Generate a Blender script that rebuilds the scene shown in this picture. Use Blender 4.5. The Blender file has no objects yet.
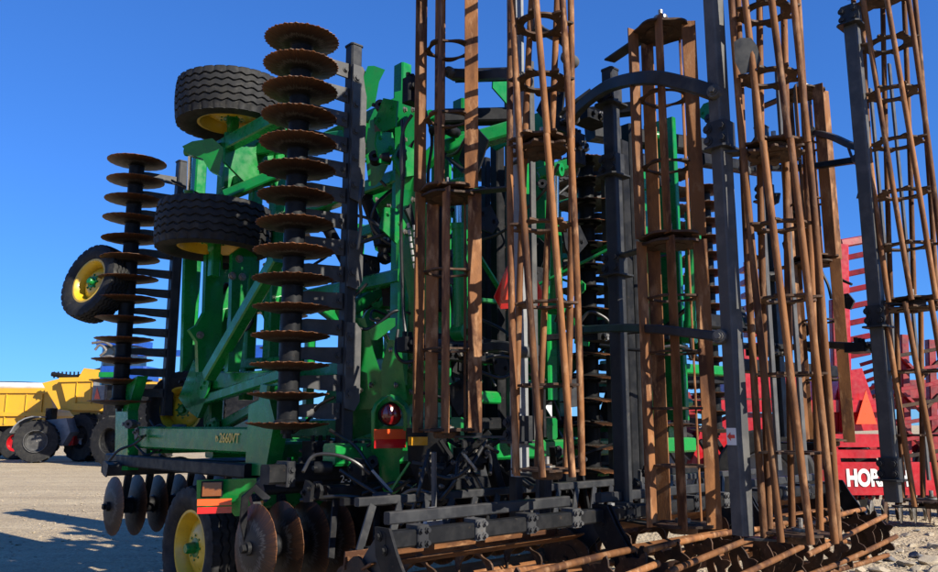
import bpy, math, random
from mathutils import Vector, Matrix
V = Vector
R = math.radians
random.seed(7)
sc = bpy.context.scene
col = sc.collection

# ------------------------------------------------------------------ camera
PITCH = math.atan(139 / 800)
CAMZ = 1.5
cd = bpy.data.cameras.new('camera')
cam = bpy.data.objects.new('camera', cd)
col.objects.link(cam)
cam.location = (0, 0, CAMZ)
cam.rotation_euler = (math.pi / 2 + PITCH, 0, 0)
cd.sensor_width = 36
cd.lens = 36 * 800 / 938
cd.clip_start = 0.05
cd.clip_end = 6000
sc.camera = cam

# ------------------------------------------------------------------ sky, sun, exposure
SUN_EL = R(30)
SUN_DIR = V((0.76, -0.65, 0)).normalized()          # horizontal direction towards the sun
wd = bpy.data.worlds.new('World')
sc.world = wd
wd.use_nodes = True
nt = wd.node_tree
for n in list(nt.nodes):
    nt.nodes.remove(n)
sky = nt.nodes.new('ShaderNodeTexSky')
sky.sky_type = 'NISHITA'
sky.sun_disc = False
sky.sun_elevation = SUN_EL
sky.sun_rotation = math.atan2(SUN_DIR.x, SUN_DIR.y)
sky.altitude = 300
sky.air_density = 1.0
sky.dust_density = 0.0
sky.ozone_density = 2.0
bg = nt.nodes.new('ShaderNodeBackground')
bg.inputs['Strength'].default_value = 0.076
wo = nt.nodes.new('ShaderNodeOutputWorld')
gm = nt.nodes.new('ShaderNodeGamma')                  # the camera's own rendering of a clear blue sky
gm.inputs['Gamma'].default_value = 0.72
tn = nt.nodes.new('ShaderNodeMix')
tn.data_type = 'RGBA'
tn.blend_type = 'MULTIPLY'
tn.inputs['Factor'].default_value = 1
tn.inputs['B'].default_value = (.33, .84, 1.85, 1)
nt.links.new(sky.outputs[0], gm.inputs[0])
nt.links.new(gm.outputs[0], tn.inputs['A'])
nt.links.new(tn.outputs['Result'], bg.inputs[0])
nt.links.new(bg.outputs[0], wo.inputs[0])
sl = bpy.data.lights.new('sun', 'SUN')
sl.energy = 5.0
sl.angle = R(0.53)
sl.color = (1.0, 0.93, 0.80)
so = bpy.data.objects.new('sun', sl)
col.objects.link(so)
to_sun = V((SUN_DIR.x * math.cos(SUN_EL), SUN_DIR.y * math.cos(SUN_EL), math.sin(SUN_EL)))
so.rotation_euler = to_sun.to_track_quat('Z', 'Y').to_euler()
so.location = to_sun * 60
sc.view_settings.view_transform = 'Standard'
sc.view_settings.look = 'None'
sc.view_settings.gamma = 1
sc.view_settings.use_curve_mapping = False
sc.view_settings.exposure = 1.0

# ------------------------------------------------------------------ frames of reference
# machine frame: u across (to the machine's right), v forward, z up
ANG = R(42.6)
CA, SA = math.cos(ANG), math.sin(ANG)
BASE = V((5.3, 6.0, 0))


def w2m(X, Y):
    return CA * X + SA * Y, -SA * X + CA * Y


def m2w(u, v):
    return CA * u - SA * v, SA * u + CA * v


def at(px, py, u=None, v=None, d=None, z=None, Y=None, world=False):
    """point of the scene on the sight line of a photo position, at a given plane"""
    a, b = (px - 469) / 800, (286 - py) / 800
    D = (a, math.cos(PITCH) - b * math.sin(PITCH), math.sin(PITCH) + b * math.cos(PITCH))
    du, dv = w2m(D[0], D[1])
    if u is not None: t = u / du
    elif v is not None: t = v / dv
    elif z is not None: t = (z - CAMZ) / D[2]
    elif Y is not None: t = Y / D[1]
    else: t = d
    if world:
        return V((D[0] * t, D[1] * t, CAMZ + D[2] * t))
    return V((du * t, dv * t, CAMZ + D[2] * t))


# ------------------------------------------------------------------ materials
def nd(t, kind, **kw):
    n = t.nodes.new(kind)
    for k, val in kw.items():
        setattr(n, k, val)
    return n


DEEP = 0.82                                           # every base colour scaled down so shaded areas come out darker


def mat(name, c, rough=0.5, metal=0.0, c2=None, s2=6.0, lo=0.45, hi=0.62, c3=None, s3=40.0, lo3=.5, hi3=.7,
        bump=0.0, bs=60.0, coat=0.0, spec=0.5, stretch=None, rvar=0.12, up=None, objvar=None):
    c, c2, c3 = (tuple(k * DEEP for k in x) if x else None for x in (c, c2, c3))
    m = bpy.data.materials.new(name)
    m.use_nodes = True
    t = m.node_tree
    b = t.nodes['Principled BSDF']
    b.inputs['Metallic'].default_value = metal
    b.inputs['Specular IOR Level'].default_value = spec
    b.inputs['Coat Weight'].default_value = coat
    b.inputs['Coat Roughness'].default_value = 0.12
    L = t.links.new
    tc = nd(t, 'ShaderNodeTexCoord')
    oi = nd(t, 'ShaderNodeObjectInfo')
    ad = nd(t, 'ShaderNodeVectorMath', operation='ADD')
    mu = nd(t, 'ShaderNodeMath', operation='MULTIPLY')
    mu.inputs[1].default_value = 37.0
    L(oi.outputs['Random'], mu.inputs[0])
    L(tc.outputs['Object'], ad.inputs[0])
    L(mu.outputs[0], ad.inputs[1])
    src = ad.outputs[0]
    if stretch:
        mp = nd(t, 'ShaderNodeMapping')
        mp.inputs['Scale'].default_value = stretch
        L(src, mp.inputs['Vector'])
        src = mp.outputs[0]
    cur = None

    def layer(colour, scale, lo_, hi_, prev):
        nz = nd(t, 'ShaderNodeTexNoise')
        nz.inputs['Scale'].default_value = scale
        nz.inputs['Detail'].default_value = 7
        nz.inputs['Roughness'].default_value = 0.62
        L(src, nz.inputs['Vector'])
        mr = nd(t, 'ShaderNodeMapRange')
        mr.inputs['From Min'].default_value = lo_
        mr.inputs['From Max'].default_value = hi_
        L(nz.outputs['Fac'], mr.inputs['Value'])
        mx = nd(t, 'ShaderNodeMix', data_type='RGBA')
        L(mr.outputs[0], mx.inputs['Factor'])
        if prev is None:
            mx.inputs['A'].default_value = (*c, 1)
        else:
            L(prev, mx.inputs['A'])
        mx.inputs['B'].default_value = (*colour, 1)
        return mx.outputs['Result']
    if c2: cur = layer(c2, s2, lo, hi, cur)
    if c3: cur = layer(c3, s3, lo3, hi3, cur)
    if up:                                            # dust settled on faces that look up
        ge = nd(t, 'ShaderNodeNewGeometry')
        sx = nd(t, 'ShaderNodeSeparateXYZ')
        L(ge.outputs['Normal'], sx.inputs[0])
        mr = nd(t, 'ShaderNodeMapRange')
        mr.inputs['From Min'].default_value = 0.3
        mr.inputs['From Max'].default_value = 1.0
        mr.inputs['To Max'].default_value = up[1]
        L(sx.outputs['Z'], mr.inputs['Value'])
        mx = nd(t, 'ShaderNodeMix', data_type='RGBA')
        L(mr.outputs[0], mx.inputs['Factor'])
        if cur is None: mx.inputs['A'].default_value = (*c, 1)
        else: L(cur, mx.inputs['A'])
        mx.inputs['B'].default_value = (*up[0], 1)
        cur = mx.outputs['Result']
    if objvar and cur is not None:                    # piece-to-piece difference
        hs = nd(t, 'ShaderNodeHueSaturation')
        mr = nd(t, 'ShaderNodeMapRange')
        mr.inputs['To Min'].default_value, mr.inputs['To Max'].default_value = objvar
        L(oi.outputs['Random'], mr.inputs['Value'])
        L(mr.outputs[0], hs.inputs['Value'])
        L(cur, hs.inputs['Color'])
        cur = hs.outputs[0]
    if cur is None:
        b.inputs['Base Color'].default_value = (*c, 1)
    else:
        L(cur, b.inputs['Base Color'])
    if rvar:
        nz = nd(t, 'ShaderNodeTexNoise')
        nz.inputs['Scale'].default_value = 14
        nz.inputs['Detail'].default_value = 5
        L(src, nz.inputs['Vector'])
        mr = nd(t, 'ShaderNodeMapRange')
        mr.inputs['From Min'].default_value = .3
        mr.inputs['From Max'].default_value = .7
        mr.inputs['To Min'].default_value = max(.02, rough - rvar)
        mr.inputs['To Max'].default_value = min(1, rough + rvar)
        L(nz.outputs['Fac'], mr.inputs['Value'])
        L(mr.outputs[0], b.inputs['Roughness'])
    else:
        b.inputs['Roughness'].default_value = rough
    if bump:
        nz = nd(t, 'ShaderNodeTexNoise')
        nz.inputs['Scale'].default_value = bs
        nz.inputs['Detail'].default_value = 6
        L(src, nz.inputs['Vector'])
        bp = nd(t, 'ShaderNodeBump')
        bp.inputs['Strength'].default_value = bump
        bp.inputs['Distance'].default_value = 0.004
        L(nz.outputs['Fac'], bp.inputs['Height'])
        L(bp.outputs[0], b.inputs['Normal'])
    return m


M = {}
M['green'] = mat('green_paint', (.006, .215, .036), .30, coat=.1, spec=.35, c2=(.005, .160, .032), s2=3, c3=(.035, .130, .040), s3=16, lo3=.58, hi3=.80,
                 bump=.05, bs=70, objvar=(.82, 1.1), up=((.17, .17, .10), .22))
M['char'] = mat('charcoal_paint', (.026, .027, .030), .45, c2=(.044, .045, .047), s2=7, c3=(.13, .105, .08), s3=26, lo3=.64, hi3=.82,
                bump=.06, bs=120, spec=.18, up=((.14, .12, .10), .15))
M['dusty'] = mat('dusty_grey_steel', (.070, .070, .071), .5, c2=(.105, .102, .098), s2=8, c3=(.10, .065, .04), s3=24, lo3=.62, hi3=.8, bump=.08, bs=120, spec=.2)
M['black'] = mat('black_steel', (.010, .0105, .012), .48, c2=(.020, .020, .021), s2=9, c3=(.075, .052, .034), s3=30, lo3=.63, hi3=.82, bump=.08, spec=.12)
M['rust'] = mat('rusty_bar_steel', (.225, .094, .033), .7, spec=.2, c2=(.070, .028, .013), s2=5, lo=.44, hi=.62, c3=(.33, .175, .085), s3=17, lo3=.53, hi3=.68,
                bump=.3, bs=140, stretch=(1, 1, .35), objvar=(.68, 1.22))
M['rustd'] = mat('dark_rusty_plate', (.070, .036, .020), .7, spec=.25, c2=(.032, .020, .014), s2=10, c3=(.21, .13, .08), s3=30, lo3=.58, hi3=.75, bump=.3, bs=120, objvar=(.6, 1.4))
M['steel'] = mat('bare_bolt_steel', (.34, .32, .29), .42, metal=.7, c2=(.20, .17, .13), s2=30)
M['chrome'] = mat('chrome_rod', (.72, .73, .75), .12, metal=1.0, rvar=.04)
M['tyre'] = mat('black_tyre_rubber', (.014, .014, .015), .74, spec=.25, c2=(.026, .025, .023), s2=5, c3=(.055, .050, .042), s3=18, lo3=.55, hi3=.8, bump=.12, bs=150)
M['yellow'] = mat('yellow_rim_paint', (.68, .43, .018), .38, coat=.25, c2=(.55, .34, .02), s2=6, c3=(.20, .15, .07), s3=20, lo3=.62, hi3=.8)
M['rubber'] = mat('black_hose_rubber', (.012, .012, .013), .42, rvar=.1)
M['sleeve'] = mat('grey_hose_sleeve', (.30, .30, .29), .5)
M['orange'] = mat('orange_reflector', (.95, .10, .015), .30, coat=.5, rvar=.03)
M['redrefl'] = mat('red_reflector', (.62, .012, .014), .22, coat=.6, rvar=.03)
M['amber'] = mat('amber_reflector', (.85, .38, .02), .25, coat=.6, rvar=.03)
M['lens_am'] = mat('dark_amber_lens', (.20, .060, .012), .25, coat=.6, bump=.5, bs=220, rvar=.03)
M['lens_red'] = mat('dark_red_lens', (.19, .006, .008), .18, coat=.8, rvar=.03)
M['decal'] = mat('yellow_decal_print', (.75, .50, .04), .4, rvar=0)
M['white'] = mat('white_sticker', (.75, .75, .72), .5, rvar=0)
M['grey'] = mat('light_grey_paint', (.24, .245, .25), .45, c2=(.18, .185, .19), s2=5, c3=(.2, .17, .13), s3=25, lo3=.62, hi3=.8, up=((.3, .27, .22), .25))
M['red'] = mat('red_paint', (.45, .006, .012), .36, coat=.15, c2=(.34, .006, .010), s2=3, c3=(.22, .03, .03), s3=22, lo3=.64, hi3=.84)
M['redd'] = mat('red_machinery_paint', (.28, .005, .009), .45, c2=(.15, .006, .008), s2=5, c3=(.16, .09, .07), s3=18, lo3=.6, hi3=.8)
M['binyel'] = mat('yellow_bin_paint', (.74, .40, .025), .42, c2=(.66, .35, .03), s2=1.2, c3=(.42, .28, .10), s3=7, lo3=.58, hi3=.8)
M['tarp'] = mat('white_tarpaulin', (.70, .70, .70), .6, c2=(.55, .55, .56), s2=2)
M['blue'] = mat('blue_paint', (.012, .075, .40), .35, coat=.3, c2=(.012, .06, .3), s2=3)
M['dkglass'] = mat('dark_cab_glass', (.02, .025, .03), .06, coat=.5, rvar=0)
M['stone'] = mat('pale_limestone', (.42, .345, .245), .88, spec=.2, c2=(.29, .235, .165), s2=9, c3=(.52, .45, .34), s3=25, bump=.5, bs=60)
M['stone_d'] = mat('grey_flint', (.10, .10, .105), .75, c2=(.2, .18, .16), s2=9, bump=.5, bs=60)
M['stone_o'] = mat('ochre_stone', (.42, .20, .09), .85, c2=(.30, .15, .08), s2=9, bump=.5, bs=60)

# disc blades: worn grey centre, rust towards the ground edge; underside shade darkens the face colours
def disc_mat():
    m = bpy.data.materials.new('worn_disc_steel')
    m.use_nodes = True
    t = m.node_tree
    b = t.nodes['Principled BSDF']
    L = t.links.new
    tc = nd(t, 'ShaderNodeTexCoord')
    oi = nd(t, 'ShaderNodeObjectInfo')
    sx = nd(t, 'ShaderNodeSeparateXYZ')
    L(tc.outputs['Object'], sx.inputs[0])
    cx = nd(t, 'ShaderNodeCombineXYZ')
    L(sx.outputs['X'], cx.inputs['X'])
    L(sx.outputs['Y'], cx.inputs['Y'])
    ln = nd(t, 'ShaderNodeVectorMath', operation='LENGTH')
    L(cx.outputs[0], ln.inputs[0])
    at2 = nd(t, 'ShaderNodeMath', operation='ARCTAN2')
    L(sx.outputs['X'], at2.inputs[0])
    L(sx.outputs['Y'], at2.inputs[1])
    pol = nd(t, 'ShaderNodeCombineXYZ')
    L(ln.outputs['Value'], pol.inputs['X'])
    mu = nd(t, 'ShaderNodeMath', operation='MULTIPLY')
    mu.inputs[1].default_value = 2.2
    L(at2.outputs[0], mu.inputs[0])
    L(mu.outputs[0], pol.inputs['Y'])
    mz = nd(t, 'ShaderNodeMath', operation='MULTIPLY')
    mz.inputs[1].default_value = 31
    L(oi.outputs['Random'], mz.inputs[0])
    L(mz.outputs[0], pol.inputs['Z'])
    nz = nd(t, 'ShaderNodeTexNoise')
    nz.inputs['Scale'].default_value = 9
    nz.inputs['Detail'].default_value = 6
    L(pol.outputs[0], nz.inputs['Vector'])
    ad = nd(t, 'ShaderNodeMath', operation='MULTIPLY_ADD')
    ad.inputs[1].default_value = .16
    L(nz.outputs['Fac'], ad.inputs[0])
    L(ln.outputs['Value'], ad.inputs[2])
    rp = nd(t, 'ShaderNodeValToRGB')
    e = rp.color_ramp.elements
    e[0].position = .16
    e[0].color = (.018, .015, .013, 1)
    e[1].position = .375
    e[1].color = (.20, .078, .028, 1)
    for p, c in ((.215, (.020, .015, .012, 1)), (.235, (.105, .092, .080, 1)), (.256, (.026, .015, .010, 1)), (.30, (.050, .023, .012, 1)), (.35, (.085, .036, .016, 1))):
        q = e.new(p)
        q.color = c
    L(ad.outputs[0], rp.inputs[0])
    hs = nd(t, 'ShaderNodeHueSaturation')
    mr = nd(t, 'ShaderNodeMapRange')
    mr.inputs['To Min'].default_value, mr.inputs['To Max'].default_value = .42, .9
    L(oi.outputs['Random'], mr.inputs['Value'])
    L(mr.outputs[0], hs.inputs['Value'])
    L(rp.outputs[0], hs.inputs['Color'])
    L(hs.outputs[0], b.inputs['Base Color'])
    b.inputs['Roughness'].default_value = .5
    b.inputs['Specular IOR Level'].default_value = .22
    bp = nd(t, 'ShaderNodeBump')
    bp.inputs['Strength'].default_value = .25
    bp.inputs['Distance'].default_value = .003
    n2 = nd(t, 'ShaderNodeTexNoise')
    n2.inputs['Scale'].default_value = 60
    L(tc.outputs['Object'], n2.inputs['Vector'])
    L(n2.outputs['Fac'], bp.inputs['Height'])
    L(bp.outputs[0], b.inputs['Normal'])
    return m


M['disc'] = disc_mat()


def ground_mat():
    m = bpy.data.materials.new('pale_gravel_yard')
    m.use_nodes = True
    t = m.node_tree
    b = t.nodes['Principled BSDF']
    L = t.links.new
    tc = nd(t, 'ShaderNodeTexCoord')

    def noise(scale, detail=6, rough=.6, vec=None, dist=0):
        n = nd(t, 'ShaderNodeTexNoise')
        n.inputs['Scale'].default_value = scale
        n.inputs['Detail'].default_value = detail
        n.inputs['Roughness'].default_value = rough
        n.inputs['Distortion'].default_value = dist
        L(vec or tc.outputs['Object'], n.inputs['Vector'])
        return n.outputs['Fac']

    def mrange(s, a, b_, c=0, d=1):
        r = nd(t, 'ShaderNodeMapRange')
        for k, x in zip(('From Min', 'From Max', 'To Min', 'To Max'), (a, b_, c, d)):
            r.inputs[k].default_value = x
        L(s, r.inputs['Value'])
        return r.outputs[0]

    def mix(f, A, B):
        x = nd(t, 'ShaderNodeMix', data_type='RGBA')
        L(f, x.inputs['Factor'])
        for k, val in (('A', A), ('B', B)):
            if isinstance(val, tuple): x.inputs[k].default_value = (*val, 1)
            else: L(val, x.inputs[k])
        return x.outputs['Result']
    vo = nd(t, 'ShaderNodeTexVoronoi')
    vo.inputs['Scale'].default_value = 26
    L(tc.outputs['Object'], vo.inputs['Vector'])
    vs = nd(t, 'ShaderNodeSeparateXYZ')
    L(vo.outputs['Color'], vs.inputs[0])
    peb = mix(vs.outputs['X'], (.29, .222, .140), (.53, .425, .275))
    fines = mix(mrange(noise(.6), .35, .65), (.51, .41, .262), (.41, .318, .198))
    c = mix(mrange(noise(2.2), .40, .60, .15, .85), fines, peb)
    # wheel tracks running across the yard
    mp = nd(t, 'ShaderNodeMapping')
    mp.inputs['Scale'].default_value = (.035, .9, 1)
    mp.inputs['Rotation'].default_value = (0, 0, R(6))
    L(tc.outputs['Object'], mp.inputs['Vector'])
    c = mix(mrange(noise(1.0, 5, .55, mp.outputs[0]), .46, .62, 0, .5), c, (.28, .212, .134))
    c = mix(mrange(noise(5.5, 8, .7), .60, .74, 0, .5), c, (.58, .51, .39))
    c = mix(mrange(noise(16, 7, .72), .53, .70, 0, .55), c, (.23, .178, .118))
    c = mix(mrange(noise(70, 3, .6), .56, .72, 0, .55), c, (.13, .11, .09))
    L(c, b.inputs['Base Color'])
    b.inputs['Roughness'].default_value = .93
    b.inputs['Specular IOR Level'].default_value = .25
    b1 = nd(t, 'ShaderNodeBump')
    b1.inputs['Strength'].default_value = .9
    b1.inputs['Distance'].default_value = .022
    inv = nd(t, 'ShaderNodeMath', operation='SUBTRACT')
    inv.inputs[0].default_value = 1
    L(vo.outputs['Distance'], inv.inputs[1])
    L(inv.outputs[0], b1.inputs['Height'])
    b2 = nd(t, 'ShaderNodeBump')
    b2.inputs['Strength'].default_value = .8
    b2.inputs['Distance'].default_value = .10
    L(noise(3.2, 8, .7), b2.inputs['Height'])
    L(b1.outputs[0], b2.inputs['Normal'])
    L(b2.outputs[0], b.inputs['Normal'])
    return m


M['ground'] = ground_mat()


# ------------------------------------------------------------------ mesh helpers
OFF = {}


def basis(d, up):
    d = d.normalized()
    up = V(up)
    if abs(d.dot(up.normalized())) > .98:
        up = V((1, 0, 0)) if abs(d.x) < .9 else V((0, 1, 0))
    x = d.cross(up).normalized()
    y = x.cross(d).normalized()
    return x, y


class MB:
    def __init__(s):
        s.v, s.f = [], []

    def loft(s, rings, cap=True, closed=False):
        n = len(rings[0])
        b = len(s.v)
        for r in rings: s.v += [tuple(p) for p in r]
        k = len(rings)
        for i in range(k if closed else k - 1):
            j = (i + 1) % k
            for a in range(n):
                c = (a + 1) % n
                s.f.append((b + i * n + a, b + i * n + c, b + j * n + c, b + j * n + a))
        if cap and not closed:
            s.f.append(tuple(b + a for a in reversed(range(n))))
            s.f.append(tuple(b + (k - 1) * n + a for a in range(n)))
        return s

    def sect(s, w, h, ch):
        a, b = w / 2, h / 2
        c = min(ch, a * .9, b * .9)
        return [(-a + c, -b), (a - c, -b), (a, -b + c), (a, b - c), (a - c, b), (-a + c, b), (-a, b - c), (-a, -b + c)]

    def beam(s, p0, p1, w, h=None, up=(0, 0, 1), ch=None):
        h = h or w
        ch = .12 * min(w, h) if ch is None else ch
        p0, p1 = V(p0), V(p1)
        x, y = basis(p1 - p0, up)
        q = s.sect(w, h, ch)
        return s.loft([[p + x * a + y * b for a, b in q] for p in (p0, p1)])

    def box(s, c, sz, ch=None):
        c = V(c)
        return s.beam(c - V((0, 0, sz[2] / 2)), c + V((0, 0, sz[2] / 2)), sz[1], sz[0], up=(1, 0, 0), ch=ch)

    def tube(s, p0, p1, r, n=12, r2=None):
        p0, p1 = V(p0), V(p1)
        x, y = basis(p1 - p0, (0, 0, 1))
        r2 = r if r2 is None else r2
        return s.loft([[p + (x * math.cos(6.28318 * i / n) + y * math.sin(6.28318 * i / n)) * rr for i in range(n)]
                       for p, rr in ((p0, r), (p1, r2))])

    def sweep(s, pts, w, h, up=(0, 0, 1), ch=None):
        pts = [V(p) for p in pts]
        q = s.sect(w, h, .15 * min(w, h) if ch is None else ch)
        rings = []
        for i, p in enumerate(pts):
            d = (pts[min(i + 1, len(pts) - 1)] - pts[max(i - 1, 0)])
            x, y = basis(d, up)
            rings.append([p + x * a + y * b for a, b in q])
        return s.loft(rings)

    def path(s, pts, r, n=8, sub=6):
        P = [V(p) for p in pts]
        if len(P) > 2 and sub > 1:                       # Catmull-Rom
            Q = [P[0] * 2 - P[1]] + P + [P[-1] * 2 - P[-2]]
            O = []
            for i in range(1, len(Q) - 2):
                a, b, c, d = Q[i - 1:i + 3]
                for k in range(sub):
                    t = k / sub
                    O.append(.5 * ((2 * b) + (c - a) * t + (2 * a - 5 * b + 4 * c - d) * t * t + (3 * b - a - 3 * c + d) * t ** 3))
            O.append(P[-1])
            P = O
        d = (P[1] - P[0]).normalized()
        x, y = basis(d, (0, 0, 1))
        rings = []
        for i, p in enumerate(P):
            d2 = (P[min(i + 1, len(P) - 1)] - P[max(i - 1, 0)]).normalized()
            x = (x - d2 * x.dot(d2)).normalized()
            y = d2.cross(x)
            rings.append([p + (x * math.cos(6.28318 * k / n) + y * math.sin(6.28318 * k / n)) * r for k in range(n)])
        return s.loft(rings)

    def prism(s, pts, t):
        pts = [V(p) for p in pts]
        t = V(t)
        return s.loft([[p - t / 2 for p in pts], [p + t / 2 for p in pts]])

    def lathe(s, prof, o, ax, n=32, closed=True):
        o, ax = V(o), V(ax).normalized()
        x, y = basis(ax, (0, 0, 1))
        rings = [[o + ax * h + (x * math.cos(6.28318 * i / n) + y * math.sin(6.28318 * i / n)) * r for i in range(n)] for r, h in prof]
        return s.loft(rings, cap=not closed, closed=closed)

    def annulus(s, o, ax, t, n, rin, rout):
        """flat plate with a hole; rin, rout are functions of the angle"""
        o, ax = V(o), V(ax).normalized()
        x, y = basis(ax, (0, 0, 1))
        rings = []
        for i in range(n):
            th = 6.28318 * i / n
            e = x * math.cos(th) + y * math.sin(th)
            a, b = o + e * rin(th), o + e * rout(th)
            rings.append([a - ax * t / 2, b - ax * t / 2, b + ax * t / 2, a + ax * t / 2])
        return s.loft(rings, closed=True)

    def bolt(s, p, d, r=.012, h=.012):
        p, d = V(p), V(d).normalized()
        s.tube(p, p + d * h * .35, r * 1.5, 10)
        return s.tube(p + d * h * .3, p + d * h, r, 6)

    def mesh(s, name, m, sharp=38):
        me = bpy.data.meshes.new(name)
        me.from_pydata(s.v, [], s.f)
        me.validate()
        import bmesh
        bm = bmesh.new()
        bm.from_mesh(me)
        bmesh.ops.recalc_face_normals(bm, faces=bm.faces)
        bm.to_mesh(me)
        bm.free()
        me.polygons.foreach_set('use_smooth', [True] * len(me.polygons))
        me.set_sharp_from_angle(angle=R(sharp))
        me.materials.append(M[m] if isinstance(m, str) else m)
        return me

    def build(s, name, m, parent=None, sharp=38, keep=False):
        """one object; its origin goes to the middle of its box (verts are given in the top-level thing's frame)"""
        po = OFF.get(parent, V((0, 0, 0))) if parent is not None else V((0, 0, 0))
        lo = V([min(p[i] for p in s.v) for i in range(3)])
        hi = V([max(p[i] for p in s.v) for i in range(3)])
        c = (lo + hi) / 2
        if parent is None: c.z = lo.z
        s.v = [tuple(V(p) - c) for p in s.v]
        o = bpy.data.objects.new(name, s.mesh(name, m, sharp))
        col.objects.link(o)
        o.location = c - po
        if parent is not None: o.parent = parent
        OFF[o] = c
        return o


def inst(name, me, parent, loc, rot=None, ):
    o = bpy.data.objects.new(name, me)
    col.objects.link(o)
    o.parent = parent
    o.location = V(loc) - OFF.get(parent, V((0, 0, 0)))
    if rot is not None: o.rotation_euler = rot
    OFF[o] = V(loc)
    return o


def tag(o, label=None, cat=None, group=None, kind=None):
    for k, x in (('label', label), ('category', cat), ('group', group), ('kind', kind)):
        if x: o[k] = x
    return o


def root(name, label, cat, loc, rz=0, off=(0, 0, 0)):
    o = bpy.data.objects.new(name, None)
    o.empty_display_size = .3
    col.objects.link(o)
    o.location = loc
    o.rotation_euler = (0, 0, rz)
    OFF[o] = V(off)
    return tag(o, label, cat)


X_, Y_, Z_ = V((1, 0, 0)), V((0, 1, 0)), V((0, 0, 1))

# ------------------------------------------------------------------ ground
def make_ground():
    rnd = random.Random(3)
    n = 110
    import bmesh
    xs = []
    for i in range(n + 1):
        t = (i / n) * 2 - 1
        xs.append(math.copysign(abs(t) ** 3.2, t) * 3500 + t * 14)
    from mathutils import noise
    vv, ff = [], []
    for j in range(n + 1):
        for i in range(n + 1):
            x, y = xs[i], xs[j] + 8
            k = max(0, 1 - math.hypot(x, y - 8) / 60)
            z = (noise.noise(V((x * .35, y * .35, 0))) * .025 + noise.noise(V((x * 1.3, y * 1.3, 3))) * .012) * k
            vv.append((x, y, z))
    for j in range(n):
        for i in range(n):
            a = j * (n + 1) + i
            ff.append((a, a + 1, a + n + 2, a + n + 1))
    me = bpy.data.meshes.new('ground')
    me.from_pydata(vv, [], ff)
    me.polygons.foreach_set('use_smooth', [True] * len(ff))
    me.materials.append(M['ground'])
    o = bpy.data.objects.new('ground', me)
    col.objects.link(o)
    o['kind'] = 'structure'


make_ground()

# ------------------------------------------------------------------ the folded disc harrow
bw = m2w(BASE.x, BASE.y)
H = root('disc_harrow', 'huge green folded disc harrow with rusty upright rolling baskets and disc gangs', 'disc harrow', (bw[0], bw[1], 0), ANG, BASE)


def disc_mesh(notch, rad=.285):
    mb = MB()
    n = 84
    prof = [(.03, -.030), (.08, -.030), (.15, -.022), (.21, -.008), (.255, .004), (rad, .012)]
    top, bot = [], []
    for r, h in prof:
        last = r == rad
        a, b = [], []
        for i in range(n):
            th = 6.28318 * i / n
            rr, hh = r, h
            if last and notch:
                rr = r * (1 - .040 * (.5 + .5 * math.cos(th * 42)))
            if r > .2:
                hh = h + (.0028 if notch else .0012) * math.sin(th * 21) * (r - .2) / .08
            a.append((rr * math.cos(th), rr * math.sin(th), hh + .002))
            b.append((rr * math.cos(th), rr * math.sin(th), hh - .002))
        top.append(a)
        bot.append(b)
    mb.loft(top + bot[::-1], closed=True)
    return mb.mesh('disc_blade', 'disc', 50)


DISC_N, DISC_S = disc_mesh(True), disc_mesh(False)


def gang(p0, p1, n, hdir, hlen, notch, shank_t=.018, beam_w=.10, beam_ext=.12, shank_h=.075, lab=None, beam=True, flip=False, spool=.075, every=1, shank_m='char'):
    """discs on an axle with spools, a flat shank per disc back to a gang beam"""
    p0, p1 = V(p0), V(p1)
    d = (p1 - p0)
    st = d / (n - 1)
    a = d.normalized()
    h = V(hdir).normalized()
    side = a.cross(h).normalized()
    mb = MB()
    mb.beam(p0 - a * .09, p1 + a * .09, .045, up=h)
    for i in range(n):
        c = p0 + st * i
        if i < n - 1:
            L = st.length
            prof = [(.03, .012), (spool * 1.25, .012), (spool * 1.25, .028), (spool, .04), (spool, L - .04), (spool * 1.25, L - .028), (spool * 1.25, L - .012), (.03, L - .012)]
            mb.lathe(prof, c, a, 18)
    for c, s in ((p0, -1), (p1, 1)):
        mb.lathe([(.02, .008), (.075, .008), (.075, .02), (.045, .03), (.045, .06), (.02, .06)], c, a * s, 16)
    g = mb.build('disc_gang', 'black', H)
    q = a.to_track_quat('Z', 'Y').to_euler()
    for i in range(n):
        o = inst('disc_blade', DISC_N if notch else DISC_S, g, p0 + st * i, q)
        e = o.rotation_euler.to_matrix() @ Matrix.Rotation(random.uniform(0, 6.28), 3, 'Z') @ Matrix.Rotation(random.uniform(-.022, .022), 3, 'X')
        if flip: e = e @ Matrix.Rotation(math.pi, 3, 'X')
        o.rotation_euler = e.to_euler()
        sc_ = random.uniform(.97, 1.02)
        o.scale = (sc_, sc_, 1)
    # shank: a flat plate that widens to the beam, one shared mesh
    mb = MB()
    hh = shank_h / 2
    pl = [h * .055 - a * hh * .8, h * (hlen * .45) - a * hh * .8, h * (hlen * .62) - a * hh * 1.0, h * (hlen + .03) - a * hh * 1.05,
          h * (hlen + .03) + a * hh * 1.05, h * (hlen * .62) + a * hh * .85, h * (hlen * .30) + a * hh * .75, h * .055 + a * hh * .5]
    mb.prism(pl, side * shank_t)
    for s in (-1, 1):
        mb.bolt(h * (hlen - .01) + side * s * shank_t * .5, side * s, .016, .02)
    sm = mb.mesh('shank', shank_m)
    for i in range(0, n - 1, every):
        inst('shank', sm, g, p0 + st * (i + .5))
    if beam:
        mb = MB()
        b0, b1 = p0 + h * (hlen + .07) - a * beam_ext, p1 + h * (hlen + .07) + a * beam_ext
        mb.beam(b0, b1, beam_w, beam_w, up=side)
        for e in (b0, b1):
            mb.beam(e - a * .006, e + a * .006, beam_w * 1.15, beam_w * 1.15, up=side)
        mb.build('gang_beam', 'char', g)
    return g


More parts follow.
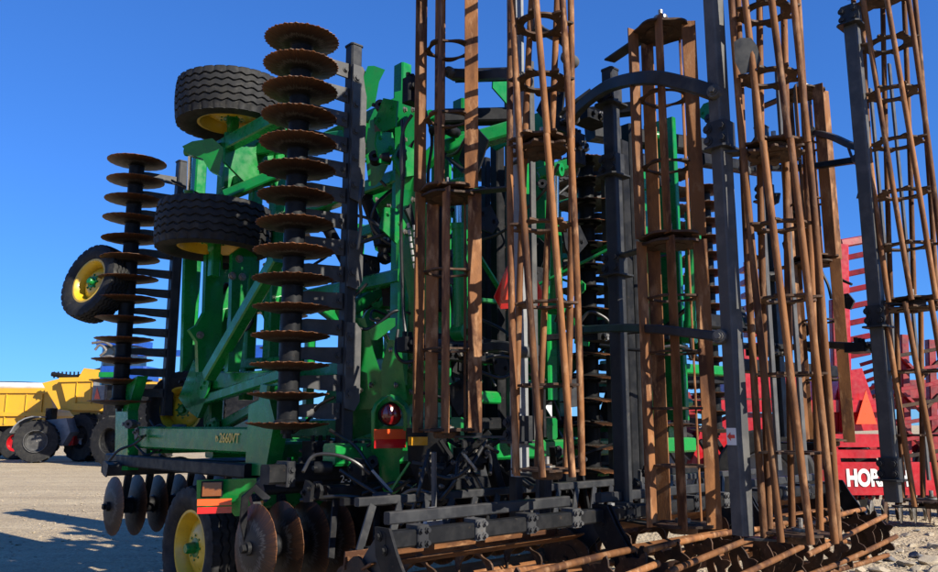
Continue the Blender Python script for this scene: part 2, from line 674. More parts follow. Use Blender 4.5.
g_rear = gang((2.885, 5.00, 1.50), (2.885, 5.00, 4.345), 15, X_, .40, True, shank_m='dusty', shank_h=.115)
tag(g_rear, 'upright gang of notched rusty discs nearest the viewer')
g_front = gang((2.84, 8.15, 1.72), (2.84, 8.15, 4.16), 13, X_, .40, False, shank_m='dusty', shank_h=.085)
# bolted cover plates down the rear gang beam
for z0, z1 in ((3.20, 4.28), (1.62, 2.25), (2.52, 2.95)):
    mb = MB()
    uu, vv = 3.36, 4.935
    mb.prism([(uu - .055, vv, z0), (uu + .03, vv, z0 - .02), (uu + .075, vv, z0 + .05), (uu + .075, vv, z1 - .05), (uu + .03, vv, z1), (uu - .055, vv, z1)], (0, .02, 0))
    k = max(2, int((z1 - z0) / .2))
    for i in range(k):
        mb.bolt((uu - .02, vv - .01, z0 + (i + .5) * (z1 - z0) / k), (0, -1, 0), .022, .02)
    mb.build('splice_plate', 'dusty', H)

# gangs of the other wing sections, seen through the gaps
gang(at(593, 470, d=7.1), at(593, 470, d=7.1) + Z_ * 2.84, 15, V((.9, -.45, 0)), .34, True, flip=True)
gang(at(500, 420, d=7.7), at(500, 420, d=7.7) + Z_ * 2.44, 13, V((-.2, .95, 0)), .34, False)
gang(at(281, 400, d=9.6), at(281, 400, d=9.6) + Z_ * 2.44, 13, V((.5, .8, 0)), .36, False)
gang(at(716, 430, d=9.2), at(716, 430, d=9.2) + Z_ * 2.84, 15, V((-.8, .5, 0)), .36, False)
# lower gangs under the centre frame
g_low = gang((2.68, 5.02, .70), (7.3, 5.02, .70), 24, V((0, .55, .8)), .36, False, beam_ext=-.16, shank_h=.06, shank_t=.04, beam_w=.11)
gang((2.86, 8.2, .73), (5.4, 8.2, .73), 13, V((0, -.25, .9)), .30, False, shank_h=.06, shank_t=.04, beam_w=.11)


# ---- wheels
def tyre_mesh(Rt, W, rr):
    mb = MB()
    n = 144
    hw = W / 2
    zz = lambda th: .012 * (abs(((th * 30 / 6.28318) % 1) * 2 - 1) * 2 - 1)
    prof = []                                            # (h, r, zig)
    side = [(-hw * .74, rr, 0), (-hw * .86, rr + .02, 0), (-hw * 1.0, rr + (Rt - rr) * .42, 0), (-hw * 1.02, rr + (Rt - rr) * .6, 0), (-hw * .97, Rt - .045, 0), (-hw * .93, Rt - .016, 0)]
    prof += side
    ribs = 6
    tw = hw * .90
    for k in range(ribs):
        a, b = -tw + 2 * tw * k / ribs, -tw + 2 * tw * (k + 1) / ribs
        cr = lambda h: Rt - .014 * (h / tw) ** 2
        if k > 0:
            prof.append((a + .010, cr(a) - .0, 1))
        else:
            prof.append((a, cr(a) - .004, 0))
        if k < ribs - 1:
            prof.append((b - .010, cr(b), 1))
            prof.append((b - .006, cr(b) - .017, 1))
            prof.append((b + .006, cr(b) - .017, 1))
        else:
            prof.append((b, cr(b) - .004, 0))
    prof += [(-h, r, z) for h, r, z in side[::-1]]
    rings = []
    for i in range(n):
        th = 6.28318 * i / n
        notch = .014 if (i % 5 in (0,)) else 0
        rings.append([((r - (notch if abs(h) > tw * .86 and r > Rt - .05 else 0)) * math.cos(th), (r - (notch if abs(h) > tw * .86 and r > Rt - .05 else 0)) * math.sin(th), h + z * zz(th)) for h, r, z in prof])
    mb.loft(rings, closed=True)
    return mb.mesh('tyre', 'tyre', 30)


def rim_mesh(rr, W, dish=.07):
    mb = MB()
    hw = W / 2
    mb.lathe([(rr * .96, -hw * .80), (rr + .022, -hw * .80), (rr + .022, -hw * .74), (rr * .95, -hw * .66), (rr * .86, -hw * .3), (rr * .86, hw * .3), (rr * .95, hw * .66),
              (rr + .022, hw * .74), (rr + .022, hw * .80), (rr * .96, hw * .80), (rr * .90, hw * .66), (rr * .80, hw * .32), (rr * .80, -hw * .32), (rr * .90, -hw * .66)], (0, 0, 0), (0, 0, 1), 48)
    mb.lathe([(.02, dish + .0), (rr * .40, dish), (rr * .55, dish - .012), (rr * .83, dish - .06), (rr * .83, dish - .075), (rr * .55, dish - .026), (rr * .40, dish - .014), (.02, dish - .014)], (0, 0, 0), (0, 0, 1), 48)
    return mb.mesh('rim', 'yellow', 40)


def hub_mesh(dish=.07):
    mb = MB()
    mb.lathe([(0.002, dish + .12), (.045, dish + .12), (.055, dish + .10), (.06, dish + .03), (.10, dish + .025), (.10, dish + .004), (.002, dish + .004)], (0, 0, 0), (0, 0, 1), 24)
    for k in range(8):
        th = k * 6.28318 / 8
        mb.bolt((.125 * math.cos(th), .125 * math.sin(th), dish), (0, 0, 1), .013, .03)
    return mb.mesh('hub', 'green', 38)


TY, RI, HU = tyre_mesh(.505, .42, .295), rim_mesh(.295, .42, .12), hub_mesh(.12)
TY2, RI2 = tyre_mesh(.40, .25, .225), rim_mesh(.225, .25, .05)


def wheel(c, axis, small=False, lab=None):
    """axis points out of the dished face"""
    c = V(c)
    q = V(axis).normalized().to_track_quat('Z', 'Y').to_euler()
    mb = MB()
    ax = V(axis).normalized()
    mb.tube(c - ax * .25, c + ax * .06, .04, 14)
    w = mb.build('wheel', 'green', H)
    if lab: w['label'] = lab
    inst('tyre', TY2 if small else TY, w, c, q)
    inst('rim', RI2 if small else RI, w, c, q)
    hb = inst('hub', HU, w, c, q)
    hb.scale = (.62, .62, .42) if small else (.78, .78, .85)
    return w


c1 = at(232, 107, d=7.45)
c2 = at(214, 230, d=7.2)
wheel(c1, (0.03, 0, -1), lab='wing wheel lying flat high in the air')
wheel(c2, (-0.02, 0, -1), lab='wing wheel lying flat below the upper one')
wheel(at(209, 546, d=6.65), (-1, 0, 0), lab='transport wheel standing on the gravel')
wheel(at(209, 546, d=6.65) + V((.62, 0, 0)), (1, 0, 0))
wheel(at(209, 546, d=6.65) + V((4.3, 0, 0)), (-1, 0, 0))
gw = at(97, 284, d=8.1)
gax = V((-.93, -.30, .22))
wheel(gw, gax, small=True, lab='small gauge wheel held out at the front of the wing')
wheel(at(186, 410, d=8.2), (-.8, -.6, 0), small=True)
wheel(at(372, 300, d=9.6), (0, 0, -1))

# ---- green frame of the left wing (upright) and the centre section
def part(name, m, fn, label=None, parent=H):
    mb = MB()
    fn(mb)
    o = mb.build(name, m, parent)
    if label: o['label'] = label
    return o


def gbeam(name, a, b, w, h=None, m='green', up=(0, 0, 1)):
    mb = MB()
    mb.beam(a, b, w, h, up=up)
    return mb.build(name, m, H)


UW = 3.60
# upright tubes of the wing
for px0, py0, px1, py1, w in ((192, 150, 184, 425, .13), (218, 165, 213, 425, .15), (248, 130, 246, 400, .11), (278, 110, 268, 420, .12)):
    a = at(px1, py1, u=UW)
    b = at(px0, py0, u=UW)
    b = V((a.x, a.y, b.z))
    gbeam('frame_tube', a, b, w)
# cross tubes of the wing
for z in (1.95, 2.62, 3.42, 4.02):
    gbeam('frame_tube', (UW + .09, 7.75, z), (UW + .09, 4.75, z), .11)
# axle beams carrying the two flat-lying wheels
for c in (c1, c2):
    p = V((c.x, c.y, c.z - .36))
    gbeam('wheel_arm', V((c.x + .02, c.y, c.z - .42)), V((c.x + .02, c.y, c.z - .05)), .085)
    if c is c2: continue
    gbeam('wheel_arm', p + V((-.05, .28, -.03)), p + V((-.05, -1.35, -.05)), .10, .13)
    gbeam('wheel_arm', p + V((.18, .15, .0)), p + V((.55, -1.2, -.12)), .09, .12)
    part('pivot_plate', 'green', lambda mb: mb.prism([p + V((-.1, -.1, .06)), p + V((.5, -.1, .06)), p + V((.5, -.1, -.30)), p + V((.18, -.1, -.42)), p + V((-.1, -.1, -.22))], (0, .03, 0)))
# sloping plate with the ram eye, high on the left
part('ram_bracket', 'green', lambda mb: mb.prism([at(184, 148, d=7.3), at(194, 143, d=7.3), at(214, 140, d=7.3), at(226, 150, d=7.3), at(220, 176, d=7.3), at(211, 172, d=7.3), at(204, 160, d=7.3), at(190, 156, d=7.3)], (.06, .06, 0)))


def ram(a, b, r=.045, frac=.55, m='green', name='hydraulic_ram'):
    a, b = V(a), V(b)
    d = b - a
    mb = MB()
    mb.tube(a, a + d * frac, r, 16)
    mb.tube(a + d * (frac - .04), a + d * frac, r * 1.18, 16)
    mb.tube(a - d.normalized() * .02, a + d * .05, r * 1.15, 16)
    mb.lathe([(r * .5, -r * 1.1), (r * 1.3, -r * 1.1), (r * 1.3, r * 1.1), (r * .5, r * 1.1)], a - d.normalized() * r, d.cross(Z_ + X_ * .3), 14)
    o = mb.build(name, m, H)
    mb = MB()
    mb.tube(a + d * frac * .98, b, r * .5, 14)
    mb.build('ram_rod', 'chrome', o)
    mb = MB()
    mb.lathe([(r * .4, -r), (r * 1.05, -r), (r * 1.05, r), (r * .4, r)], b, d.cross(Z_ + X_ * .3), 14)
    mb.build('ram_eye', m, o)
    return o


ram(at(188, 215, d=7.6), at(190, 152, d=7.5), .042, .4)
ram(at(385, 250, d=6.6), at(352, 160, d=6.6), .05, .6, 'black')
ram(at(380, 158, d=5.9), at(402, 156, d=5.9), .035, .45, 'black')

# big lit plates of the fold linkage
def poly(name, pts, d, t=.04, m='green', tv=None, **kw):
    tv = tv or V((.68, -.74, 0)) * t      # thickness runs towards the rear
    return part(name, m, lambda mb: mb.prism([at(x, y, **(dict(d=d) if isinstance(d, (int, float)) else d)) for x, y in pts], tv))


poly('fold_link', [(205, 255), (221, 252), (222, 300), (219, 362), (206, 372), (197, 372), (196, 342), (188, 330), (196, 325), (203, 312)], dict(v=6.95), tv=V((0, .06, 0)))
poly('fold_link', [(231, 254), (246, 243), (256, 258), (246, 280), (243, 330), (238, 372), (226, 372), (229, 330)], dict(v=6.55), tv=V((0, .06, 0)))
poly('fold_link', [(184, 255), (196, 250), (195, 300), (190, 360), (181, 372)], dict(v=7.35), tv=V((0, .06, 0)))
for x, y, v_ in ((232, 276, 6.52), (242, 277, 6.52), (200, 335, 6.92), (239, 259, 6.52)):
    part('clevis_pin', 'steel', lambda mb: mb.bolt(at(x, y, v=v_), (0, -1, 0), .024, .03))
# diagonal brace and low box beams of the wing foot
gbeam('diagonal_brace', at(209, 376, u=3.15), at(278, 258, u=3.15), .11, .11)
gbeam('diagonal_brace', at(278, 174, d=7.3), at(226, 196, d=7.3), .10, .10)
gbeam('foot_beam', at(205, 380, u=3.35), at(290, 381, u=3.35), .13, .16)
gbeam('foot_beam', at(225, 365, u=3.6), at(290, 362, u=3.6), .12, .10)
gbeam('foot_beam', at(190, 405, u=3.3), at(292, 372, u=3.3), .09, .09)
gbeam('foot_beam', at(215, 430, u=3.5), at(285, 392, u=3.5), .09, .09)
poly('gusset_plate', [(181, 398), (196, 360), (207, 378), (208, 400), (200, 418), (190, 410)], dict(u=3.28), tv=V((.05, 0, 0)))
# centre frame side rail with the model number
rail0, rail1 = V((3.0, 8.2, 1.385)), V((3.0, 5.62, 1.385))
rail = gbeam('side_rail', rail0, rail1, .14, .20)
gbeam('side_rail', (7.6, 8.2, 1.385), (7.6, 5.0, 1.385), .14, .20)
for vv in (8.05, 6.6, 5.55, 4.75):
    gbeam('cross_rail', (3.07, vv, 1.30), (7.53, vv, 1.30), .15, .15)
for uu in (4.2, 5.3, 6.4):
    gbeam('spine_rail', (uu, 8.6, 1.47), (uu, 4.7, 1.47), .14, .18)
# dark tool bar below the side rail, front corner post, rear corner post
gbeam('tool_bar', (2.92, 8.5, 1.165), (2.92, 5.55, 1.165), .12, .11, 'black')
gbeam('tool_bar', (2.75, 8.2, 1.10), (7.6, 8.2, 1.10), .11, .11, 'black')
poly('corner_post', [(121, 388), (143, 376), (133, 410), (133, 470), (120, 470)], dict(u=2.92), tv=V((.10, 0, 0)))
poly('corner_post', [(256, 405), (276, 396), (282, 420), (272, 475), (252, 475)], dict(u=2.98), tv=V((.12, 0, 0)))
gbeam('corner_post', at(262, 475, u=3.1), at(272, 385, u=3.1), .14)
# rear tool bars carrying the lower rear gang; the black imitates deep shade
gbeam('tool_bar', (2.74, 5.02, 1.17), (7.4, 5.02, 1.17), .13, .13, 'black')
gbeam('tool_bar', (2.95, 4.62, 1.06), (7.4, 4.62, 1.06), .10, .10, 'black')
gbeam('tool_bar', (2.85, 5.3, 1.0), (6.0, 5.3, .92), .15, .15, 'green')
part('spring_arm', 'black', lambda mb: mb.sweep([at(x, y, d=5.35) for x, y in ((268, 500), (255, 488), (245, 497), (243, 520), (248, 545))], .05, .02, up=(0, 1, 0)))
for i in range(8):
    u0 = 2.9 + i * .6
    part('gang_clamp', 'char', lambda mb: (mb.box((u0, 5.02, 1.17), (.07, .16, .17)), mb.bolt((u0, 4.94, 1.20), (0, -1, 0), .018, .02), mb.bolt((u0, 4.94, 1.13), (0, -1, 0), .018, .02)))
# fold tower: tall green members behind the rear gang beam
gbeam('tower_post', at(398, 385, d=6.0), at(398, 385, d=6.0) + Z_ * 2.55, .12, .10)
poly('tower_post', [(401, 92), (409, 90), (419, 100), (420, 200), (421, 372), (404, 378)], 6.1, .10)
poly('tower_plate', [(377, 110), (389, 102), (398, 98), (406, 100), (405, 140), (390, 155), (378, 180), (372, 186), (368, 150), (372, 122)], 6.25, .05)
poly('tower_plate', [(369, 196), (386, 186), (392, 190), (392, 212), (384, 222), (390, 258), (378, 250), (370, 215)], 6.9, .05)
poly('tower_plate', [(362, 88), (371, 66), (382, 70), (376, 82), (372, 104), (364, 110)], 6.3, .05)
poly('tower_plate', [(352, 120), (395, 132), (394, 146), (380, 156), (354, 160)], 6.5, .05)
poly('tower_foot', [(385, 365), (392, 340), (398, 342), (400, 372), (404, 400), (385, 400)], 5.85, .05, m='green')
poly('tower_foot', [(357, 318), (366, 352), (372, 370), (400, 372), (418, 382), (418, 402), (352, 410), (354, 370)], 6.05, .12)
poly('tower_foot', [(350, 408), (418, 376), (420, 392), (368, 432), (345, 440)], 6.2, .10)
part('hinge_casting', 'green', lambda mb: (mb.lathe([(.03, -.12), (.12, -.12), (.13, -.08), (.13, .08), (.12, .12), (.03, .12)], at(376, 322, d=7.2), (.3, .5, 0), 24),
     mb.lathe([(.03, -.1), (.09, -.1), (.09, .1), (.03, .1)], at(385, 300, d=7.2), (1, .2, 0), 20), mb.beam(at(372, 330, d=7.2), at(376, 385, d=7.2), .16, .14)))
# bolt heads on the tower plates and feet
for bx, by, d in ((404, 110, 6.04), (404, 140, 6.04), (404, 232, 6.04), (412, 200, 6.04), (412, 340, 6.04), (408, 366, 6.04), (412, 110, 6.04), (382, 120, 6.21), (396, 108, 6.21), (374, 160, 6.21), (376, 200, 6.86), (388, 206, 6.86), (380, 240, 6.86), (390, 350, 5.82), (395, 385, 5.82), (370, 385, 5.97), (360, 390, 5.97), (410, 392, 5.97)):
    part('bolt_head', 'steel', lambda mb: mb.bolt(at(bx, by, d=d), (.5, -.85, 0), .016, .022))
poly('stop_block', [(377, 118), (385, 113), (389, 122), (386, 134), (378, 132)], 6.17, .05, m='black')
poly('stop_block', [(408, 150), (417, 140), (419, 165), (410, 172)], 6.02, .05, m='black')
poly('rib_plate', [(404, 180), (420, 130), (421, 142), (408, 190)], 6.0, .03)
poly('rib_plate', [(372, 330), (392, 318), (392, 326), (374, 340)], 6.0, .05)
poly('latch_plate', [(384, 282), (392, 276), (392, 300), (386, 306)], 6.4, .05, m='black')
# fender-like green frames behind the tall gap, between the two leading baskets and beyond
gbeam('tower_post', at(462, 350, d=6.4), at(462, 350, d=6.4) + Z_ * 2.1, .13, .12)
gbeam('tower_post', at(440, 400, d=6.6), at(440, 400, d=6.6) + Z_ * 2.4, .22, .05, up=(1, 0, 0))
gbeam('tower_post', at(548, 400, d=6.9), at(548, 400, d=6.9) + Z_ * 2.6, .14, .12)
gbeam('tower_post', at(528, 380, d=7.6), at(528, 380, d=7.6) + Z_ * 2.2, .09, .09)
gbeam('tower_post', at(672, 420, d=7.4), at(672, 420, d=7.4) + Z_ * 2.9, .34, .06, up=(1, 0, 0))
gbeam('tower_post', at(700, 350, d=7.6), at(700, 350, d=7.6) + Z_ * 1.4, .10, .10)
gbeam('lift_arm', at(444, 150, d=6.4), at(520, 128, d=6.4), .16, .12)
gbeam('lift_arm', at(420, 168, d=6.7), at(460, 128, d=6.7), .14, .10)
gbeam('lift_arm', at(538, 176, d=7.2), at(575, 165, d=7.2), .2, .10)
gbeam('cross_rail', at(420, 362, d=6.8), at(530, 356, d=7.6), .12, .12)
gbeam('cross_rail', at(425, 395, d=6.2), at(490, 398, d=6.8), .24, .10)
gbeam('cross_rail', at(425, 425, d=6.4), at(640, 420, d=8.0), .30, .10, 'black')  # black in place of green, shade of the middle put into the colour
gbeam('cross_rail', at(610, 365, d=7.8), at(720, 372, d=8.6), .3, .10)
gbeam('cross_rail', at(560, 378, d=8.2), at(720, 380, d=9.2), .16, .10, 'black')  # black instead of green here too, imitating shade
part('frame_web', 'green', lambda mb: mb.prism([(4.25, 4.85, 1.42), (4.25, 4.85, 1.95), (4.25, 5.4, 2.10), (4.25, 6.6, 1.85), (4.25, 6.9, 1.42)], (.03, 0, 0)))
part('frame_web', 'black', lambda mb: mb.prism([(5.1, 4.6, 1.40), (5.1, 4.6, 1.80), (5.1, 6.4, 1.80), (5.1, 6.9, 1.42)], (.03, 0, 0)))
gbeam('brace', at(540, 405, d=7.6), at(582, 355, d=7.6), .09, .09)
gbeam('brace', at(505, 352, d=7.8), at(560, 440, d=7.4), .08, .08)

# right wing, folded up on the far side
for vv in (4.9, 5.7, 6.6, 7.6):
    gbeam('frame_tube', (7.0, vv, 1.35), (7.0, vv, 4.2), .13)
for z in (1.95, 2.62, 3.42, 4.02):
    gbeam('frame_tube', (6.92, 7.75, z), (6.92, 4.75, z), .11)
gbeam('diagonal_brace', (7.0, 4.9, 1.9), (7.0, 6.6, 3.4), .10)
gbeam('diagonal_brace', (7.0, 7.6, 2.0), (7.0, 6.0, 3.6), .10)
gang((7.7, 5.0, 1.5), (7.7, 5.0, 4.345), 15, -X_, .40, True, flip=True)
gang((7.7, 8.15, 1.72), (7.7, 8.15, 4.16), 13, -X_, .40, False, flip=True)
wheel((7.35, 6.75, 3.6), (0, 0, -1))
wheel((7.35, 6.75, 4.5), (0, 0, -1))
gbeam('wheel_arm', (7.3, 6.75, 3.2), (7.3, 6.75, 4.45), .12)
for vv in (5.1, 6.0, 6.9, 7.8):
    gbeam('tower_post', (4.75, vv, 1.5), (4.75, vv, 3.6 if vv < 7 else 2.6), .10)
    gbeam('tower_post', (5.85, vv, 1.5), (5.85, vv, 3.6 if vv < 7 else 2.6), .10)
gbeam('lift_arm', (4.75, 5.1, 3.5), (4.75, 7.0, 3.5), .12)
gbeam('lift_arm', (5.85, 5.1, 3.5), (5.85, 7.0, 3.5), .12)
gbeam('lift_arm', (3.7, 5.6, 2.4), (5.0, 5.6, 3.3), .12)
gbeam('lift_arm', (6.9, 5.6, 2.4), (5.6, 5.6, 3.3), .12)
gbeam('lift_arm', (3.7, 6.7, 2.9), (5.0, 6.7, 2.2), .10)
ram((3.75, 6.0, 3.3), (4.7, 6.0, 2.0), .055, .6, 'black')
ram((6.85, 6.0, 3.3), (5.9, 6.0, 2.0), .055, .6, 'black')
ram(at(461, 325, d=5.8), at(458, 185, d=5.9), .05, .72)
ram(at(440, 300, d=6.0), at(436, 130, d=6.1), .04, .6, 'black')
ram(at(556, 300, d=6.3), at(556, 170, d=6.3), .05, .6)
ram(at(690, 330, d=6.9), at(692, 150, d=7.0), .05, .65)
# dark posts and beams in the middle, shade put into the posts' black
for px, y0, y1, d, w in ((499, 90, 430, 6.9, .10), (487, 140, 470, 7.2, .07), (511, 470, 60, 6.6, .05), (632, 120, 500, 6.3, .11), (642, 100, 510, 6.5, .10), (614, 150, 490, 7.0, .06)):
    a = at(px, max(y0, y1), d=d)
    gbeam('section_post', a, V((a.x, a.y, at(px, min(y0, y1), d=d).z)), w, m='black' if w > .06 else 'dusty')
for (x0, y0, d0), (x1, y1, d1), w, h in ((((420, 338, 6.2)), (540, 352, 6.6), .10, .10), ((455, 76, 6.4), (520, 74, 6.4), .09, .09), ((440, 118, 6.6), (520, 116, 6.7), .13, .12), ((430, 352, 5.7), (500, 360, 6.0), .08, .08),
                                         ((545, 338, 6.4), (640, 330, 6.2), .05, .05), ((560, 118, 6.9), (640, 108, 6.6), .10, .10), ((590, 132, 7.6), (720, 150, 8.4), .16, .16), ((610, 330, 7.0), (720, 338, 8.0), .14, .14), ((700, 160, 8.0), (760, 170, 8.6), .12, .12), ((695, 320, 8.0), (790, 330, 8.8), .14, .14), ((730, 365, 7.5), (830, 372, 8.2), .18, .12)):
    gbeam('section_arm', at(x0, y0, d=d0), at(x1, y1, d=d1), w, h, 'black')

# ---- rolling baskets
def flat_bar_mesh(L, w=.088, t=.010):
    mb = MB()
    mb.beam((0, 0, -L / 2), (0, 0, L / 2), w, t, up=(0, 1, 0), ch=.002)
    return mb.mesh('bar', 'rust')


def basket(p0, p1, rad, kind, n=6, twist=.5, rings=3, phase=0, m_bar='rust', lab=None, blade=1.0):
    p0, p1 = V(p0), V(p1)
    d = p1 - p0
    L = d.length
    a = d.normalized()
    x, y = basis(a, (0, 1, 0))
    for c, s in ((p0, 1), (p1, -1)):                     # end plates, hubs and bearings
        mb = MB()
        mb.lathe([(.03, 0), (rad * .52, 0), (rad * .52, .008), (.03, .008)], c + a * s * .004, a * s, 24)
        mb.tube(c - a * s * .05, c + a * s * .03, .028, 12)
        mb.lathe([(.03, -.05), (.075, -.05), (.085, -.035), (.085, -.012), (.06, -.002), (.03, -.002)], c, a * s, 18)
        if s == 1: b = mb.build('rolling_basket', 'rustd', H)
        else: mb.build('end_hub', 'rustd', b)
    if lab: b['label'] = lab
    nr = rings + 2
    if kind == 'round':
        def ro(th):
            k = (th * n / 6.28318 - phase * n / 6.28318) % 1
            k = min(k, 1 - k)
            return rad * (1.06 if k < .07 else (.97 if k < .17 else .80))
        ri = lambda th: rad * .52
        rm = None
        for i in range(nr):
            t = i / (nr - 1)
            mb = MB()
            ph = twist * t
            mb.annulus(p0 + d * t, a, .012, 72, ri, lambda th: ro(th - ph if False else th))
            o = mb.build('spider_plate', 'rustd', b)
            o.rotation_mode = 'QUATERNION'
            from mathutils import Quaternion
            o.rotation_quaternion = Quaternion(a, -ph if False else ph)
        for k in range(n):
            th0 = phase + 6.28318 * k / n
            pts = []
            for i in range(9):
                t = i / 8
                th = th0 + twist * t
                pts.append(p0 - a * .03 + (d + a * .06) * t + (x * math.cos(th) + y * math.sin(th)) * rad)
            mb = MB()
            mb.path(pts, .0195, 10, 1)
            mb.build('bar', m_bar, b)
    else:
        for i in range(nr):
            t = i / (nr - 1)
            mb = MB()
            if i in (0, nr - 1):
                mb.annulus(p0 + d * t, a, .014, 48, lambda th: rad * .50, lambda th: rad * (.93 + .06 * math.cos(n * (th - phase))))
            else:
                mb.annulus(p0 + d * t, a, .012, 48, lambda th: rad * .62, lambda th: rad * (.78 + .08 * math.cos(n * (th - phase))))
            mb.build('spider_plate', 'rustd', b)
        bm_ = flat_bar_mesh(L + .03)
        for k in range(n):
            th = phase + 6.28318 * k / n
            e = x * math.cos(th) + y * math.sin(th)
            tn = a.cross(e)
            e2 = e * math.cos(blade) - tn * math.sin(blade)
            rot = Matrix((a.cross(e2), e2, a)).transposed()      # local z along axis, face across e2
            o = inst('bar', bm_, b, (p0 + p1) / 2 + e * rad * .94)
            o.rotation_euler = rot.to_euler()
    return b


def bearing_arm(p, q, w=.09, t=.014):
    """bracket plate from a basket end to its post, with a flange bearing"""
    p, q = V(p), V(q)
    mb = MB()
    dd = (q - p)
    mb.beam(p - dd.normalized() * .06, q, w, t, up=(0, 0, 1))
    sd = dd.cross(Z_).normalized()
    for s in (-.28, .28):
        mb.bolt(p + dd * .08 + sd * s * w + Z_ * t * .5, Z_, .016, .035)
    o = mb.build('bearing_bracket', 'char', H)
    mb = MB()
    mb.lathe([(.018, .0), (.07, .0), (.07, .02), (.045, .035), (.045, .055), (.018, .055)], p + Z_ * t * .5, Z_, 18)
    mb.tube(p, p + Z_ * .11, .014, 8)
    mb.build('flange_bearing', 'steel', o)
    return o


def post(name, a, z1, w=.10, h=None, m='char', up=(0, 1, 0)):
    a = V(a)
    mb = MB()
    mb.beam(a, V((a.x, a.y, z1)), w, h or w, up=up, ch=.008)
    mb.beam(V((a.x, a.y, z1)), V((a.x, a.y, z1 + .012)), w * 1.12, (h or w) * 1.12, up=up)
    return mb.build(name, m, H)


# basket rows: A+B on the near wing, C+D on the inner section, E+F on the far side
A = (3.29, 3.78); B = (3.36, 3.02); Cc = (4.20, 2.72); Dd = (4.17, 2.00); Ee = (6.64, 2.90); Ff = (6.27, 2.05)
basket((*A, 1.47), (*A, 2.95), .195, 'flat', n=5, phase=-.80, rings=2)
basket((*A, 3.00), (*A, 4.46), .195, 'flat', n=5, phase=-.55, rings=2)
basket((*B, 1.26), (*B, 3.09), .19, 'round', n=7, phase=.3, twist=.62, rings=3)
basket((*B, 3.15), (*B, 4.98), .19, 'round', n=7, phase=.9, twist=.62, rings=4)
basket((*Cc, .93), (*Cc, 2.60), .195, 'flat', n=5, phase=-.57, rings=4)
basket((*Cc, 2.65), (*Cc, 4.02), .195, 'flat', n=5, phase=-.50, rings=2)
basket((*Dd, .95), (*Dd, 2.99), .182, 'round', n=8, phase=.1, twist=.55, rings=4)
basket((*Dd, 3.05), (*Dd, 5.05), .182, 'round', n=8, phase=.7, twist=.55, rings=4)
basket((*Ee, 1.38), (*Ee, 2.84), .195, 'flat', n=6, phase=-.35, rings=2)
basket((*Ee, 2.89), (*Ee, 4.36), .195, 'flat', n=6, phase=-.1, rings=2)
basket((*Ff, .98), (*Ff, 2.33), .21, 'round', n=8, phase=.2, twist=.5, rings=2)
basket((*Ff, 2.40), (*Ff, 4.78), .21, 'round', n=8, phase=.5, twist=.7, rings=5)
pB = V((3.52, 3.38)).to_3d(); pC = V((4.36, 3.26)).to_3d(); pD = V((4.02, 2.24)).to_3d(); pF = V((6.10, 2.24)).to_3d(); pE = V((6.75, 3.35)).to_3d()
post('basket_post', pB + Z_ * 1.2, 5.0, .085, m='grey')
post('basket_post', pC + Z_ * .95, 3.98, .09, m='char')  # darker colour than its sibling posts, imitating shade from basket C
post('basket_post', pD + Z_ * .93, 5.2, .088, up=(.27, .96, 0), m='dusty')
post('basket_post', pF + Z_ * .97, 4.62, .095, m='dusty')
post('basket_post', pE + Z_ * 1.4, 4.2, .10)
for p, bs, zs in ((pB, B, (1.22, 3.12, 5.0)), (pD, Dd, (.915, 3.02, 5.1)), (pF, Ff, (.94, 2.365, 4.80)), (pC, Cc, (.90, 2.625, 4.06)), (pB, A, (1.43, 2.975, 4.5)), (pE, Ee, (1.35, 2.865, 4.4))):
    for z in zs:
        bearing_arm((bs[0], bs[1], z), (p.x, p.y, z))
# grey tie straps standing among the round baskets
for px, y0, y1, d in ((779, 470, 60, 4.75), (806, 480, 40, 4.85), (905, 470, 60, 6.3), (929, 480, 30, 6.4), (536, 440, 30, 4.9)):
    a = at(px, y0, d=d)
    mb = MB()
    mb.beam(a, V((a.x, a.y, at(px, y1, d=d).z)), .045, .02, up=(0, 1, 0))
    mb.build('tie_strap', 'dusty', H)
# ladder of slanted straps over the lower rear gang
zl = at(345, 503, v=3.95).z
gbeam('scraper_bar', (2.75, 3.95, zl), (7.4, 3.95, zl), .05, .05, 'char')
gbeam('scraper_bar', (2.75, 3.85, zl - .26), (7.4, 3.85, zl - .26), .045, .045, 'black')
for i in range(22):
    a = V((2.85 + i * .205, 3.93, zl - .02))
    gbeam('scraper_strap', a, a + V((-.13, -.06, -.24)), .05, .014, 'char', up=(0, 1, 0))
# angle plates bolted to the posts
for p, z, w in ((pF, 4.55, .2), (pF, 1.12, .22), (pF, 2.2, .2), (pC, 3.72, .2), (pC, 3.2, .2), (pD, 3.05, .17), (pB, 1.4, .2), (pC, 2.5, .2), (pE, 3.5, .2)):
    o = part('mount_plate', 'char', lambda mb: (mb.box(p + Z_ * z, (w, w * .85, .012)), mb.box(p + V((0, 0, z + .08)), (.125, .125, .15)),
             [mb.bolt(p + V((-.063, dy, z + dz)), (-1, 0, 0), .018, .02) for dy in (-.045, .045) for dz in (.045, .115)]))


